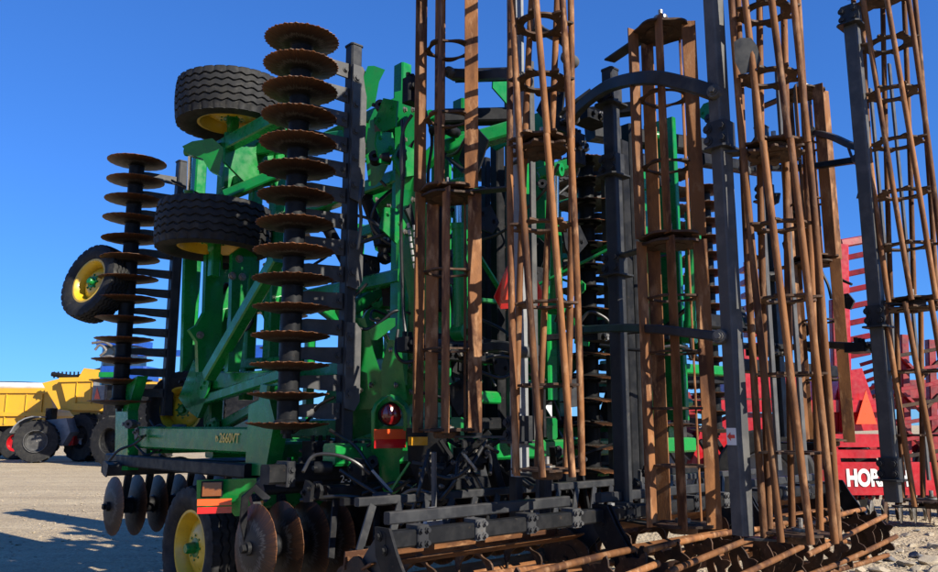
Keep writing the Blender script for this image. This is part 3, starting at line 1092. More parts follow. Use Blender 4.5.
def arm(pts, w=.05, h=.075, m='char', name='curved_arm'):
    mb = MB()
    P = [V(p) for p in pts]
    Q = [P[0] * 2 - P[1]] + P + [P[-1] * 2 - P[-2]]
    O = []
    for i in range(1, len(Q) - 2):
        a, b, c, d = Q[i - 1:i + 3]
        for k in range(6):
            t = k / 6
            O.append(.5 * ((2 * b) + (c - a) * t + (2 * a - 5 * b + 4 * c - d) * t * t + (3 * b - a - 3 * c + d) * t ** 3))
    O.append(P[-1])
    mb.sweep(O, w, h)
    o = mb.build(name, m, H)
    for e in (P[0], P[-1]):
        mb = MB()
        mb.lathe([(.012, -.055), (.036, -.055), (.040, -.04), (.040, .04), (.036, .055), (.012, .055)], e, (1, .2, 0), 18)
        mb.bolt(e - V((.055, .012, 0)), (-1, -.2, 0), .017, .03)
        mb.build('pivot_boss', 'dusty', o)
    return o


# curved arms from the section post round basket C to post D, at two heights; the same on the other rows
arm([at(572, 118, d=5.9), at(586, 102, d=5.7), at(612, 85, d=5.4), at(650, 78, d=4.95), at(685, 84, d=4.72), at(716, 94, d=4.6)], .05, .085)
arm([at(580, 330, d=5.9), at(620, 328, d=5.3), at(655, 329, d=4.8), at(690, 333, d=4.55), at(722, 337, d=4.4)], .07, .055)
arm([at(452, 74, d=5.6), at(480, 76, d=5.5), at(505, 74, d=5.2), at(524, 80, d=5.0)], .05, .07)
arm([at(536, 28, d=5.2), at(552, 36, d=5.1), at(566, 44, d=5.0), at(570, 60, d=4.9)], .05, .05)
arm([at(440, 345, d=5.6), at(475, 348, d=5.4), at(505, 346, d=5.1), at(522, 352, d=4.85)], .05, .06)
arm([at(812, 132, d=6.9), at(832, 137, d=6.6), at(850, 145, d=6.3), at(866, 150, d=6.1)], .05, .05)
arm([at(800, 345, d=6.9), at(828, 345, d=6.6), at(850, 346, d=6.3), at(872, 347, d=6.0)], .07, .06)
arm([at(735, 345, d=6.6), at(760, 347, d=6.8), at(790, 347, d=6.9), at(812, 348, d=7)], .06, .05, 'black')
arm([at(745, 170, d=6.4), at(770, 168, d=6.6), at(800, 168, d=6.8), at(858, 160, d=6.3)], .06, .05, 'black')
# paddle plate near the top of post D
part('paddle_plate', 'char', lambda mb: mb.prism([at(x, y, d=4.45) for x, y in ((735, 42), (741, 38), (750, 38), (756, 46), (760, 60), (754, 72), (742, 74), (736, 62))], V((.68, -.74, 0)) * .012))
# arrow sticker on post D
sn, stg = V((-.963, .271, 0)), V((.271, .963, 0))       # left face of that post
sp = V((pD.x, pD.y, 1.44)) + sn * .0455
st = part('warning_sticker', 'white', lambda mb: mb.prism([sp + stg * a_ + Z_ * b_ for a_, b_ in ((-.034, -.045), (.034, -.045), (.034, .045), (-.034, .045))], sn * .002))
part('arrow_mark', 'redrefl', lambda mb: mb.prism([sp + sn * .0025 + stg * a_ + Z_ * b_ for a_, b_ in ((.028, 0), (.004, .022), (.004, .009), (-.026, .009), (-.026, -.009), (.004, -.009), (.004, -.022))], sn * .002), parent=st)

# ---- centre rolling baskets low at the rear
zc = .60
for i, (u0, u1) in enumerate(((2.35, 3.9), (4.0, 5.55), (5.65, 7.2))):
    basket((u0, 2.86, zc), (u1, 2.86, zc), .20, 'round', n=7, phase=.2 + i * .5, twist=.8, rings=4)
    basket((u0, 3.36, zc + .08), (u1, 3.36, zc + .08), .195, 'flat', n=6, phase=.5 + i * .3, rings=3)
    part('basket_beam', 'black', lambda mb: mb.beam((u0 - .04, 3.12, .97), (u1 + .04, 3.12, .97), .075, .08))  # black stands in for mottled shade from the baskets above
    for k in range(4):
        uc = u0 + .18 + k * .38
        part('beam_clamp', 'dusty' if k % 2 else 'char', lambda mb: (mb.box((uc, 3.12, .975), (.07, .10, .105), ch=.006), [mb.bolt((uc + e, 3.07, .975 + f_), (0, -1, 0), .011, .02) for e in (-.02, .02) for f_ in (-.03, .03)]))
    part('basket_beam', 'char', lambda mb: mb.beam((u0 + .1, 3.26, 1.05), (u1 - .1, 3.26, 1.05), .05, .06))
    for uu in (u0 - .03, u1 + .03):
        part('hanger_plate', 'black', lambda mb: (mb.prism([(uu, y, z) for y, z in ((3.17, 1.03), (3.06, 1.03), (3.00, .92), (2.90, .78), (2.81, .66), (2.81, .54), (2.90, .52), (2.97, .62), (3.06, .76), (3.16, .90))], (.016, 0, 0)),
             [mb.bolt((uu - .008, y, z), (-1, 0, 0), .016, .02) for y, z in ((3.13, .99), (3.09, .93), (2.87, .6))]))
        part('hanger_plate', 'char', lambda mb: (mb.prism([(uu + .05, y, z) for y, z in ((3.10, 1.00), (3.20, 1.00), (3.30, .90), (3.42, .76), (3.42, .64), (3.33, .62), (3.24, .76), (3.10, .90))], (.014, 0, 0)),
             [mb.bolt((uu + .043, y, z), (-1, 0, 0), .016, .02) for y, z in ((3.15, .96), (3.37, .69))]))
# upright links from the centre baskets up to the frame
for px, y0, y1, d in ((434, 508, 452, 4.7), (432, 556, 508, 4.4), (538, 545, 475, 5.2), (640, 520, 470, 6.2)):
    gbeam('link_strap', at(px, y0, d=d), at(px, y1, d=d), .03, .02, 'dusty')
for px, py, d in ((433, 524, 4.35), (536, 528, 5.0), (612, 516, 5.6)):
    c = at(px, py, d=d)
    part('knuckle', 'grey', lambda mb: (mb.prism([c + V((x, 0, z)) for x, z in ((-.07, -.05), (-.05, .04), (-.02, .09), (.02, .09), (.05, .04), (.07, -.05), (.03, -.09), (-.03, -.09))], (0, .03, 0)),
         [mb.bolt(c + V((x, -.015, z)), (0, -1, 0), .018, .025) for x, z in ((-.035, -.03), (.035, -.03), (0, .05))]))
for px, d in ((545, 5.2), (516, 5.2)):
    gbeam('link_strap', at(px, 535, d=d), at(px, 470, d=d), .07, .07, 'char')
# long diagonal struts with ladder straps behind (over the lower gang)
for i in range(14):
    a = V((3.0 + i * .34, 4.55, 1.02))
    gbeam('scraper_strap', a, a + V((-.10, -.12, -.34)), .045, .015, 'black', up=(0, 1, 0))
gbeam('scraper_bar', (2.95, 4.40, 1.02), (7.3, 4.40, 1.02), .05, .05, 'black')
gbeam('scraper_bar', (2.95, 4.28, .72), (7.3, 4.28, .72), .05, .05, 'black')

# ---- lamps, reflectors, marks
def plate(c, w, h, face, m, name, parent=H, t=.008, up=Z_, label=None):
    c, f = V(c), V(face).normalized()
    x = f.cross(up).normalized()
    y = x.cross(f).normalized()
    mb = MB()
    mb.prism([c + x * (sx * w / 2) + y * (sy * h / 2) for sx, sy in ((-1, -1), (1, -1), (1, 1), (-1, 1))], f * t)
    o = mb.build(name, m, parent)
    if label: o['label'] = label
    return o


REAR = V((.25, -1, 0)).normalized()
CAMN = V((-.2, -.98, 0)).normalized()
# near lamp bracket over the transport wheel
lc = at(214, 500, d=5.75)
lb = part('lamp_bracket', 'green', lambda mb: mb.prism([at(x, y, d=5.8) for x, y in ((198, 480), (255, 478), (257, 512), (236, 516), (230, 508), (198, 512))], REAR * .03))
plate(at(214.5, 502, d=5.72), .235, .045, V((-.45, -.9, 0)) * -1 * -1, 'orange', 'reflector', lb)
plate(at(214.5, 510, d=5.72), .235, .045, V((-.45, -.9, 0)), 'redrefl', 'reflector', lb)
plate(at(212, 489, d=5.73), .13, .095, V((-.45, -.9, 0)), 'lens_am', 'lamp_lens', lb, t=.03)
plate(at(212, 489, d=5.75), .15, .115, V((-.45, -.9, 0)), 'black', 'lamp_housing', lb, t=.03)
# rear lamp in its green hoop
hc = at(391, 414, d=5.45)
hoop = []
part('lamp_hoop', 'green', lambda mb: mb.sweep([at(x, y, d=5.45) for x, y in ((375, 430), (375, 412), (378, 405), (384, 400), (391, 398), (398, 400), (404, 406), (407, 413), (407, 430))], .05, .035, up=tuple(-REAR)))
lp = part('rear_lamp', 'black', lambda mb: mb.lathe([(.002, -.05), (.075, -.05), (.082, .0), (.002, .0)], hc, CAMN, 24))
part('lamp_lens', 'lens_red', lambda mb: mb.lathe([(.002, .0), (.074, .0), (.070, .02), (.045, .034), (.002, .04)], hc, CAMN, 24), parent=lp)
lb2 = part('lamp_bracket', 'green', lambda mb: mb.prism([at(x, y, d=5.5) for x, y in ((373, 426), (408, 426), (408, 450), (398, 460), (398, 490), (390, 496), (382, 488), (380, 458), (373, 452))], REAR * .03))
plate(at(390, 434, d=5.42), .235, .066, CAMN, 'orange', 'reflector', lb2)
plate(at(390, 443.5, d=5.42), .235, .060, CAMN, 'redrefl', 'reflector', lb2)
pk = part('lamp_bracket', 'black', lambda mb: mb.prism([at(x, y, d=5.35) for x, y in ((408, 428), (442, 430), (455, 470), (440, 492), (420, 488), (410, 460))], REAR * .03))
plate(at(418, 441, d=5.28), .14, .055, CAMN, 'amber', 'reflector', pk)
part('cap_ring', 'steel', lambda mb: mb.lathe([(.022, 0), (.034, 0), (.034, .012), (.022, .012)], at(429, 457, d=5.32), REAR, 20), parent=pk)
# slow-vehicle triangle on the centre line
smv = [(498, 298), (504, 305), (538, 303), (541, 297), (523, 258), (516, 257)]
sd = at(520, 285, d=5.95)
tri = part('warning_triangle', 'redrefl', lambda mb: mb.prism([at(x, y, d=5.25) for x, y in ((494, 297), (501, 309), (538, 307), (544, 296), (525, 253), (514, 252))], REAR * .006), label='red and orange slow vehicle triangle')
part('triangle_centre', 'orange', lambda mb: mb.prism([at(x, y, d=5.23) for x, y in ((502, 300), (536, 298), (519, 263))], REAR * .006), parent=tri)
gbeam('triangle_post', at(520, 330, d=5.33), at(520, 262, d=5.33), .04, .04, 'char')


def text_mesh(s, size, m, name, extr=.001, bold=0.0, shear=0):
    cu = bpy.data.curves.new(name, 'FONT')
    cu.body = s
    cu.size = size
    cu.extrude = extr
    cu.offset = bold
    cu.shear = shear
    cu.align_x = 'CENTER'
    cu.align_y = 'CENTER'
    tmp = bpy.data.objects.new(name, cu)
    col.objects.link(tmp)
    dg = bpy.context.evaluated_depsgraph_get()
    me = bpy.data.meshes.new_from_object(tmp.evaluated_get(dg))
    bpy.data.objects.remove(tmp)
    me.materials.clear()
    me.materials.append(M[m])
    return me


def face_rot(normal, up=Z_):
    n = V(normal).normalized()
    x = V(up).cross(n).normalized()
    y = n.cross(x)
    return Matrix((x, y, n)).transposed().to_euler()


tm = text_mesh('2660VT', .105, 'decal', 'model_number', .001, .0015)
dp = at(229, 438.5, u=2.922)
o = inst('model_number', tm, rail, dp, face_rot((-1, 0, 0)))
# leaping mark before the number
part('leaping_mark', 'decal', lambda mb: mb.prism([dp + V((0, y, z)) for y, z in ((.245, .030), (.232, .018), (.236, .002), (.222, -.028), (.214, -.028), (.224, .0), (.205, .004), (.196, -.024), (.189, -.022), (.197, .016), (.222, .018))], (.002, 0, 0)), parent=rail)
tm = text_mesh('2-3', .075, 'white', 'paint_marking', .0008)
inst('paint_marking', tm, H, at(346, 479, v=4.953), face_rot((0, -1, 0)))

# ---- hoses, fittings and other small clutter
HOSES = [
    [(402, 120, 5.8), (404, 160, 5.75), (401, 220, 5.8), (403, 300, 5.8), (406, 340, 5.7)],
    [(392, 190, 6.4), (376, 205, 6.3), (372, 225, 6.3), (384, 240, 6.3), (395, 246, 6.3)],
    [(412, 115, 5.7), (404, 128, 5.7), (401, 150, 5.7), (402, 180, 5.7)],
    [(398, 330, 5.7), (396, 352, 5.6), (404, 362, 5.6), (418, 360, 5.6)],
    [(330, 430, 5.6), (355, 446, 5.5), (372, 470, 5.4), (390, 490, 5.3), (410, 480, 5.2)],
    [(300, 450, 5.8), (330, 462, 5.7), (352, 455, 5.6), (376, 440, 5.6)],
    [(420, 468, 5.1), (450, 478, 5.0), (470, 466, 5.0), (486, 440, 5.2)],
    [(440, 500, 5.0), (455, 480, 5.0), (460, 455, 5.1), (480, 445, 5.2), (498, 452, 5.3)],
    [(140, 440, 7.6), (155, 450, 7.5), (170, 436, 7.4), (160, 425, 7.5), (145, 436, 7.5)],
    [(150, 420, 7.7), (160, 440, 7.6), (148, 455, 7.5), (135, 445, 7.6)],
    [(530, 445, 7.0), (538, 415, 6.9), (552, 400, 6.9), (560, 420, 6.9)],
    [(440, 355, 5.6), (470, 362, 5.6), (500, 356, 5.7), (540, 366, 5.9)],
    [(600, 345, 6.2), (640, 350, 6.0), (680, 346, 6.0), (700, 360, 6.2)],
    [(580, 322, 6.0), (590, 312, 6.0), (605, 318, 6.0), (612, 328, 6.0)],
    [(690, 335, 6.6), (692, 360, 6.6), (686, 345, 6.6)],
    [(362, 180, 5.6), (360, 200, 5.55), (361, 220, 5.6), (358, 250, 5.6)],
    [(300, 500, 5.2), (340, 496, 5.2), (380, 500, 5.2), (420, 505, 5.1)],
    [(425, 110, 6.2), (432, 140, 6.2), (428, 180, 6.2), (434, 240, 6.2), (430, 330, 6.2)],
    [(476, 370, 5.6), (500, 378, 5.6), (520, 372, 5.7), (545, 380, 5.9)],
    [(340, 470, 5.3), (368, 488, 5.2), (392, 500, 5.1), (412, 490, 5.1), (436, 494, 5.0)],
]
for h in HOSES:
    part('hydraulic_hose', 'rubber', lambda mb: mb.path([at(x, y, d=d) for x, y, d in h], .013, 8, 6))
for h in ([(408, 223, 5.7), (412, 248, 5.7), (415, 270, 5.7)], [(414, 225, 5.7), (417, 250, 5.7), (418, 274, 5.7)]):
    part('hose_sleeve', 'sleeve', lambda mb: [mb.path([at(h[0][0] + (h[2][0] - h[0][0]) * (i + k) / 7, h[0][1] + (h[2][1] - h[0][1]) * (i + k) / 7, d=5.7) for k in (0, .35, .72)], .011, 8, 1) for i in range(7)])
# valve blocks and fittings
for x, y, d, w, h in ((412, 92, 5.6, .12, .18), (410, 345, 5.5, .16, .10), (425, 350, 5.5, .1, .14), (384, 235, 6.4, .14, .18), (450, 355, 5.4, .18, .07), (478, 352, 5.4, .10, .12), (600, 338, 5.9, .22, .05), (576, 150, 5.5, .12, .22), (545, 150, 5.4, .14, .12),
                      (355, 455, 5.7, .2, .12), (320, 452, 5.8, .22, .16), (300, 470, 5.7, .3, .1), (470, 455, 5.4, .2, .1), (590, 120, 6.2, .26, .07), (560, 128, 6.0, .16, .1), (450, 470, 5.2, .22, .1), (765, 350, 6.9, .3, .10), (860, 348, 6.0, .22, .07)):
    c = at(x, y, d=d)

    def f(mb):
        mb.box(c, (w, w * .7, h), ch=.01)
        for i in range(3):
            mb.tube(c + V((-w * .3 + i * w * .3, -w * .35, h * .1)), c + V((-w * .3 + i * w * .3, -w * .35 - .03, h * .1)), .018, 8)
            mb.tube(c + V((-w * .3 + i * w * .3, 0, h * .5)), c + V((-w * .3 + i * w * .3, 0, h * .5 + .04)), .016, 8)
    part('valve_block', 'black', f)
    tag(part('fittings', 'steel', lambda mb: [mb.bolt(c + V((random.uniform(-.4, .4) * w, -w * .36, random.uniform(-.35, .35) * h)), (0, -1, 0), .012, .03) for _ in range(3)]), kind='stuff')
# linkage under the rear lamp
for (x0, y0), (x1, y1), d, w, m in (((412, 462), (455, 470), 5.1, .035, 'char'), ((440, 478), (490, 432), 5.1, .06, 'black'), ((452, 470), (500, 440), 5.3, .05, 'black'), ((372, 470), (392, 492), 5.2, .03, 'grey'), ((390, 492), (410, 462), 5.2, .025, 'green'),
                                    ((440, 440), (470, 485), 5.3, .04, 'black'), ((425, 455), (438, 498), 5.05, .04, 'char'), ((462, 452), (476, 470), 5.0, .03, 'steel'), ((474, 505), (468, 520), 4.9, .03, 'steel'), ((485, 440), (502, 500), 5.5, .1, 'black')):
    gbeam('link_bar', at(x0, y0, d=d), at(x1, y1, d=d), w, w * .6, m)
tag(part('link_pins', 'dusty', lambda mb: [mb.bolt(at(x, y, d=5.0), REAR, .010, .03) for x, y in ((455, 440), (463, 452), (478, 441), (486, 452), (432, 468), (452, 476), (466, 478), (452, 462), (440, 486), (420, 474))]), kind='stuff')

# brackets, links and hoses packed between the sections
ck = random.Random(23)
def clutter(n, x0, x1, y0, y1, d0, d1, mats, smin=.06, smax=.18):
    for _ in range(n):
        c = at(ck.uniform(x0, x1), ck.uniform(y0, y1), d=ck.uniform(d0, d1))
        k = ck.random()
        m = mats[ck.randrange(len(mats))]
        sz = ck.uniform(smin, smax)
        if k < .40:                                       # bolted bracket plate, square to the machine
            ax, o_ = (X_, Y_) if ck.random() < .5 else (Y_, X_)
            nn = ck.choice((5, 6, 7))
            pts = [c + o_ * (math.cos(6.283 * i / nn) * sz * ck.uniform(.6, 1.2)) + Z_ * (math.sin(6.283 * i / nn) * sz * ck.uniform(.7, 1.3)) for i in range(nn)]
            t = ax * ck.uniform(.012, .03)
            def f(mb):
                mb.prism(pts, t)
                for q in (0, 2):
                    mb.bolt(c + (pts[q] - c) * .55 - t * .5, -t, .013, .018)
            part('bracket', m, f)
        elif k < .62:                                     # link bar
            dd = V((ck.uniform(-1, 1), ck.uniform(-1, 1), ck.uniform(-.6, 1))).normalized() * sz * 2.2
            gbeam('link_bar', c - dd, c + dd, ck.uniform(.03, .055), ck.uniform(.015, .03), m)
        elif k < .86:                                     # hose
            pts = [c]
            dr = V((ck.uniform(-1, 1), ck.uniform(-1, 1), ck.uniform(-1, 1)))
            for i in range(4):
                dr = (dr + V((ck.uniform(-.8, .8), ck.uniform(-.8, .8), ck.uniform(-.9, .6)))).normalized()
                pts.append(pts[-1] + dr * .13)
            part('hydraulic_hose', 'rubber', lambda mb: mb.path(pts, .012, 8, 5))
        else:                                             # pin boss
            part('pin_boss', m, lambda mb: (mb.lathe([(.015, -.06), (.04, -.06), (.045, .0), (.04, .06), (.015, .06)], c, X_ + Y_ * ck.uniform(-1, 1), 16), mb.tube(c - X_ * .08, c + X_ * .08, .016, 8)))


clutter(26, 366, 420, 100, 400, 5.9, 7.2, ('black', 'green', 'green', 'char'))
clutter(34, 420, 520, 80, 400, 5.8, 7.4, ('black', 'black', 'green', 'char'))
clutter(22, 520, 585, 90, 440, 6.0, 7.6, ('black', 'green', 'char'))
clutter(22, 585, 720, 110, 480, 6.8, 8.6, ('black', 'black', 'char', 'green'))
clutter(34, 290, 510, 425, 500, 4.95, 6.2, ('black', 'black', 'char'), .04, .10)
clutter(26, 430, 660, 450, 520, 5.3, 6.6, ('black', 'char'), .04, .12)
clutter(16, 165, 300, 150, 430, 7.3, 8.2, ('green', 'green', 'black'), .05, .13)
clutter(16, 730, 850, 140, 360, 6.6, 7.2, ('black', 'char'), .04, .09)
clutter(8, 130, 180, 420, 460, 7.2, 7.8, ('black', 'dusty'), .03, .07)

# ------------------------------------------------------------------ things behind
def W(px, py, Y):
    return at(px, py, Y=Y, world=True)


def wbox(P, name, m, px0, px1, py0, py1, Y, t, ch=None):
    """a box whose near face fills the given photo rectangle at distance Y"""
    a, b = W(px0, py1, Y), W(px1, py0, Y)
    mb = MB()
    mb.box(((a.x + b.x) / 2, Y + t / 2, (a.z + b.z) / 2), (abs(b.x - a.x), t, abs(b.z - a.z)), ch=ch)
    return mb.build(name, m, P)


def wpoly(P, name, m, pts, Y, t):
    mb = MB()
    mb.prism([W(x, y, Y) + Y_ * t / 2 for x, y in pts], Y_ * t)
    return mb.build(name, m, P)


def wbeam(P, name, m, a, b, w, h=None, up=(0, 0, 1)):
    mb = MB()
    mb.beam(W(*a), W(*b), w, h, up=up)
    return mb.build(name, m, P)


def plain_wheel(P, c, axis, Rt, Wd, rr, mrim, lugs=0):
    c, ax = V(c), V(axis).normalized()
    mb = MB()
    hw = Wd / 2
    mb.lathe([(rr, -hw * .7), (rr + .03, -hw * .9), (Rt * .82, -hw), (Rt * .95, -hw * .95), (Rt - (.05 if lugs else 0), -hw * .78), (Rt - (.05 if lugs else 0), hw * .78), (Rt * .95, hw * .95), (Rt * .82, hw), (rr + .03, hw * .9), (rr, hw * .7)], c, ax, 48)
    x, y = basis(ax, (0, 0, 1))
    for k in range(lugs):
        for s in (-1, 1):
            th = 6.28318 * (k + (.25 if s > 0 else -.25)) / lugs
            e = x * math.cos(th) + y * math.sin(th)
            th2 = th + .16
            e2 = x * math.cos(th2) + y * math.sin(th2)
            mb.beam(c + e * (Rt - .03) + ax * s * hw * .95, c + e2 * (Rt - .025) + ax * s * hw * .02, .055, .07, up=tuple(e), ch=.008)
    w = mb.build('wheel', 'tyre', P)
    mb = MB()
    mb.lathe([(.03, hw * .2), (rr * .5, hw * .2), (rr * .62, hw * .1), (rr * .92, hw * .12), (rr * .98, hw * .72), (rr + .02, hw * .74), (rr + .02, hw * .62), (rr * .97, -hw * .6), (rr * .9, 0), (rr * .5, 0), (.03, 0)], c, ax, 40)
    mb.build('rim', mrim, w)
    return w


# ---- red seeder on the right
YR = 13.0
rp = W(800, 500, YR)
S = root('red_seeder', 'red folded seeder with white lettering parked behind the baskets on the right', 'seeder', (rp.x, YR + 1, 0), 0, (rp.x, YR + 1, 0))
wbox(S, 'frame_beam', 'red', 640, 892, 400, 412, YR, .25)
wbox(S, 'frame_beam', 'redd', 590, 1010, 436, 452, YR + .9, .25)
wbox(S, 'frame_beam', 'redd', 640, 1000, 395, 409, YR + 2.2, .25)
wpoly(S, 'hopper', 'red', ((700, 398), (742, 396), (752, 368), (800, 366), (806, 398)), YR + .3, 1.6)
wpoly(S, 'hopper', 'red', ((826, 432), (842, 372), (862, 368), (884, 430)), YR + .1, 1.2)
wpoly(S, 'hopper', 'redd', ((898, 398), (904, 380), (990, 378), (1005, 398)), YR + 1.9, 1.2)
wbox(S, 'ledge', 'red', 824, 886, 434, 447, YR - .25, .3)
wbox(S, 'ledge', 'red', 826, 900, 450, 458, YR - .5, .5)
np_ = wbox(S, 'name_plate', 'red', 838, 938, 462, 495, YR - .6, .06)
tm = text_mesh('HORSCH', .335, 'white', 'lettering', .002, .016)
c = W(878, 478.5, YR - .61)
inst('lettering', tm, np_, c, face_rot((0, -1, 0))).scale = (.70, 1, 1)
wpoly(S, 'side_cheek', 'red', ((828, 440), (838, 448), (843, 470), (846, 500), (834, 500), (828, 480)), YR - .7, .08)
wpoly(S, 'warning_triangle', 'orange', ((856, 424), (877, 424), (866, 390)), YR - .05, .02)
wpoly(S, 'panel', 'red', ((690, 470), (700, 432), (742, 412), (780, 414), (778, 440), (740, 458)), YR + .1, .5)
wpoly(S, 'panel', 'redd', ((640, 460), (655, 395), (690, 392), (700, 430), (690, 470)), YR + .5, .5)
wpoly(S, 'panel', 'red', ((700, 500), (706, 462), (735, 452), (752, 470), (748, 505)), YR + .2, .4)
for px, py, Y, axv in ((766, 478, YR - .55, (-.45, -1, 0)), (832, 476, YR + .9, (-.35, -1, 0)), (672, 474, YR + .5, (-.35, -1, 0)), (720, 480, YR + 1.6, (-.35, -1, 0)), (960, 470, YR + .7, (-.35, -1, 0))):
    q = W(px, py, Y)
    plain_wheel(S, (q.x, q.y, .72), axv, .72, .46, .38, 'grey', 0)
# mast with studs and its red box
mast = wbeam(S, 'mast', 'red', (747, 262, YR), (752, 345, YR), .10)
for i in range(6):
    wbox(S, 'mast_collar', 'redd', 744 + i * .8, 755 + i * .8, 266 + i * 13, 271 + i * 13, YR - .05, .25)
wpoly(S, 'mast_box', 'red', ((742, 345), (760, 342), (764, 398), (742, 398)), YR, .4)
# folded wing on the right with a comb of tines
wbeam(S, 'wing_upright', 'red', (842, 245, YR), (846, 440, YR), .16)
wbeam(S, 'wing_upright', 'redd', (834, 300, YR + .6), (838, 440, YR + .6), .14)
wbeam(S, 'wing_rail', 'redd', (840, 244, YR), (868, 239, YR + .1), .14)
for i in range(7):
    y = 258 + i * 16.5
    wbeam(S, 'tine', 'redd', (846, y, YR), (870, y - 5, YR - .1), .05, .09)
for px, y0, y1 in ((884, 330, 470), (903, 335, 500), (930, 340, 500)):
    wbeam(S, 'wing_upright', 'redd', (px, y0, YR + .4), (px + 5, y1, YR + .4), .13)
for i in range(8):
    y = 352 + i * 17
    wbeam(S, 'tine', 'redd' if i % 3 else 'rustd', (896, y + 4, YR + .1), (944, y - 4, YR + .1), .04, .06)
    if i % 2 == 0:
        wbeam(S, 'brace', 'redd', (896, y, YR + .3), (922, y + 26, YR + .3), .08, .05)
        wbeam(S, 'brace', 'rustd', (922, y + 26, YR + .3), (948, y, YR + .3), .06, .05)
for i in range(6):
    y = 405 + i * 8
    wbeam(S, 'brace', 'redd', (860 + i * 3, y - 40, YR + .9), (900, y - 52, YR + .6), .07, .06)
for i in range(16):                                       # row of openers below the name plate
    px = 842 + i * 7
    q = W(px, 500, YR - .55)
    mb = MB()
    mb.lathe([(.015, -.012), (.16, -.006), (.17, 0), (.16, .006), (.015, .012)], (q.x, YR - .6 + (i % 2) * .3, .22), (.8, -.6, 0), 20)
    o = mb.build('opener_disc', 'steel' if i % 3 else 'rustd', S)
    wbeam(S, 'opener_arm', 'redd', (px, 498, YR - .5), (px + 3, 482, YR - .2), .05, .04)
for px in (700, 716, 732, 664, 650):
    wbeam(S, 'opener_arm', 'black', (px, 440, YR - .2), (px + 22, 476, YR - .1), .07, .07)
wbox(S, 'axle_beam', 'redd', 640, 960, 470, 482, YR + .8, .2)

# ---- white tank behind the centre of the harrow
q = W(548, 440, 14.5)
T = root('white_tank', 'white plastic tank glimpsed low behind the centre of the harrow', 'tank', (q.x, 15, 0), 0, (q.x, 15, 0))
wbox(T, 'tank_body', 'tarp', 525, 572, 405, 436, 14.5, .9, ch=.06)
wbox(T, 'pallet', 'black', 525, 572, 438, 445, 14.5, .9)
for px in (531, 564):
    a = W(px, 445, 14.6)
    mb = MB()
    mb.beam((a.x, 14.9, 0), (a.x, 14.9, a.z + .02), .3, .12)
    mb.build('stand_leg', 'black', T)
mb = MB()
a = W(548, 405, 14.9)
mb.lathe([(.01, -.02), (.14, -.02), (.14, .05), (.01, .05)], (a.x, 14.95, a.z + .02), (0, 0, 1), 20)
mb.build('filler_cap', 'black', T)

# ---- yellow grain bins and tractors in the distance, left
YB = 36.0
q = W(10, 455, YB)
B1 = root('grain_bin_trailer', 'long yellow grain bin trailer with white rolled tarp at far left', 'trailer', (q.x, YB + 1, 0), 0, (q.x, YB + 1, 0))
wpoly(B1, 'bin_wall', 'binyel', ((-130, 392), (50, 392), (54, 413), (46, 425), (-120, 428)), YB, 2.8)
wpoly(B1, 'top_band', 'binyel', ((-131, 388), (51, 388), (51, 393), (-131, 393)), YB - .08, 2.96)
wpoly(B1, 'lower_band', 'binyel', ((-128, 412), (54, 412), (54, 416), (-128, 416)), YB - .1, 3.0)
mb = MB()
mb.path([W(-130, 388, YB + .6), W(-40, 385.5, YB + .6), W(20, 386, YB + .6), W(50, 386.5, YB + .6)], .17, 10, 4)
mb.build('tarp_roll', 'tarp', B1)
mb = MB()
mb.path([W(-130, 386, YB + 1.6), W(-40, 384, YB + 1.6), W(20, 384, YB + 1.6), W(50, 385.5, YB + 1.6)], .12, 10, 4)
mb.build('tarp_bow', 'black', B1)
for px in (-110, -70, -30, 4, 24, 40):
    wbox(B1, 'bin_rib', 'binyel', px, px + 2.2, 394, 424, YB - .07, .08)
wbox(B1, 'chassis', 'black', -125, 52, 424, 437, YB + .3, 1.8)
for px in (-70, -12, 16):
    q = W(px, 450, YB + .3)
    plain_wheel(B1, (q.x, YB + .35, .72), (0, -1, 0), .72, .6, .36, 'red', 0)
wbox(B1, 'drawbar', 'redd', 0, 14, 433, 443, YB + .6, .3)

q = W(85, 455, YB - 2)
B2 = root('chaser_bin', 'yellow chaser bin with sloping grey end, left behind the disc gangs', 'chaser bin', (q.x, YB, 0), 0, (q.x, YB, 0))
Yb = YB - 2
def hull(P, name, m):
    tl, tr = W(60, 379, Yb), W(150, 377, Yb)
    bl, br = W(68, 410, Yb), W(146, 410, Yb)
    fl, fr = W(44, 384, Yb), W(52, 404, Yb)
    mb = MB()
    n = [tl, tr, br, bl]
    k = [V((tl.x - 1.0, Yb + 2.8, tl.z)), V((tr.x, Yb + 2.8, tr.z)), V((br.x, Yb + 2.2, br.z)), V((bl.x + .2, Yb + 2.2, bl.z))]
    mb.loft([n, k])
    return mb.build(name, m, P)
hull(B2, 'bin_wall', 'binyel')
wpoly(B2, 'chute', 'binyel', ((42, 383), (60, 378.5), (72, 411), (58, 409)), Yb + .3, 1.8)
wpoly(B2, 'top_band', 'binyel', ((59, 377.5), (151, 376), (151, 380), (59, 382)), Yb - .08, .1)
wpoly(B2, 'hopper', 'binyel', ((68, 409), (146, 409), (130, 426), (80, 424)), Yb + .3, 1.5)
wpoly(B2, 'skirt', 'binyel', ((72, 403), (146, 405), (146, 412), (74, 410)), Yb - .1, .12)
for px in (75, 90, 108, 126):
    wbox(B2, 'bin_rib', 'binyel', px, px + 2.2, 381, 404, Yb - .07, .08)
mb = MB()
mb.path([W(52, 374, Yb + 1), W(75, 377, Yb + 1), W(92, 372, Yb + 1), W(125, 364, Yb + 1)], .10, 8, 4)
mb.build('auger_tube', 'black', B2)
for i in range(10):
    wbox(B2, 'auger_clip', 'black', 53 + i * 4, 54 + i * 4, 371.5, 378, Yb + .95, .12)
wpoly(B2, 'auger_head', 'binyel', ((78, 378), (84, 368), (100, 370), (110, 378)), Yb + .6, .8)
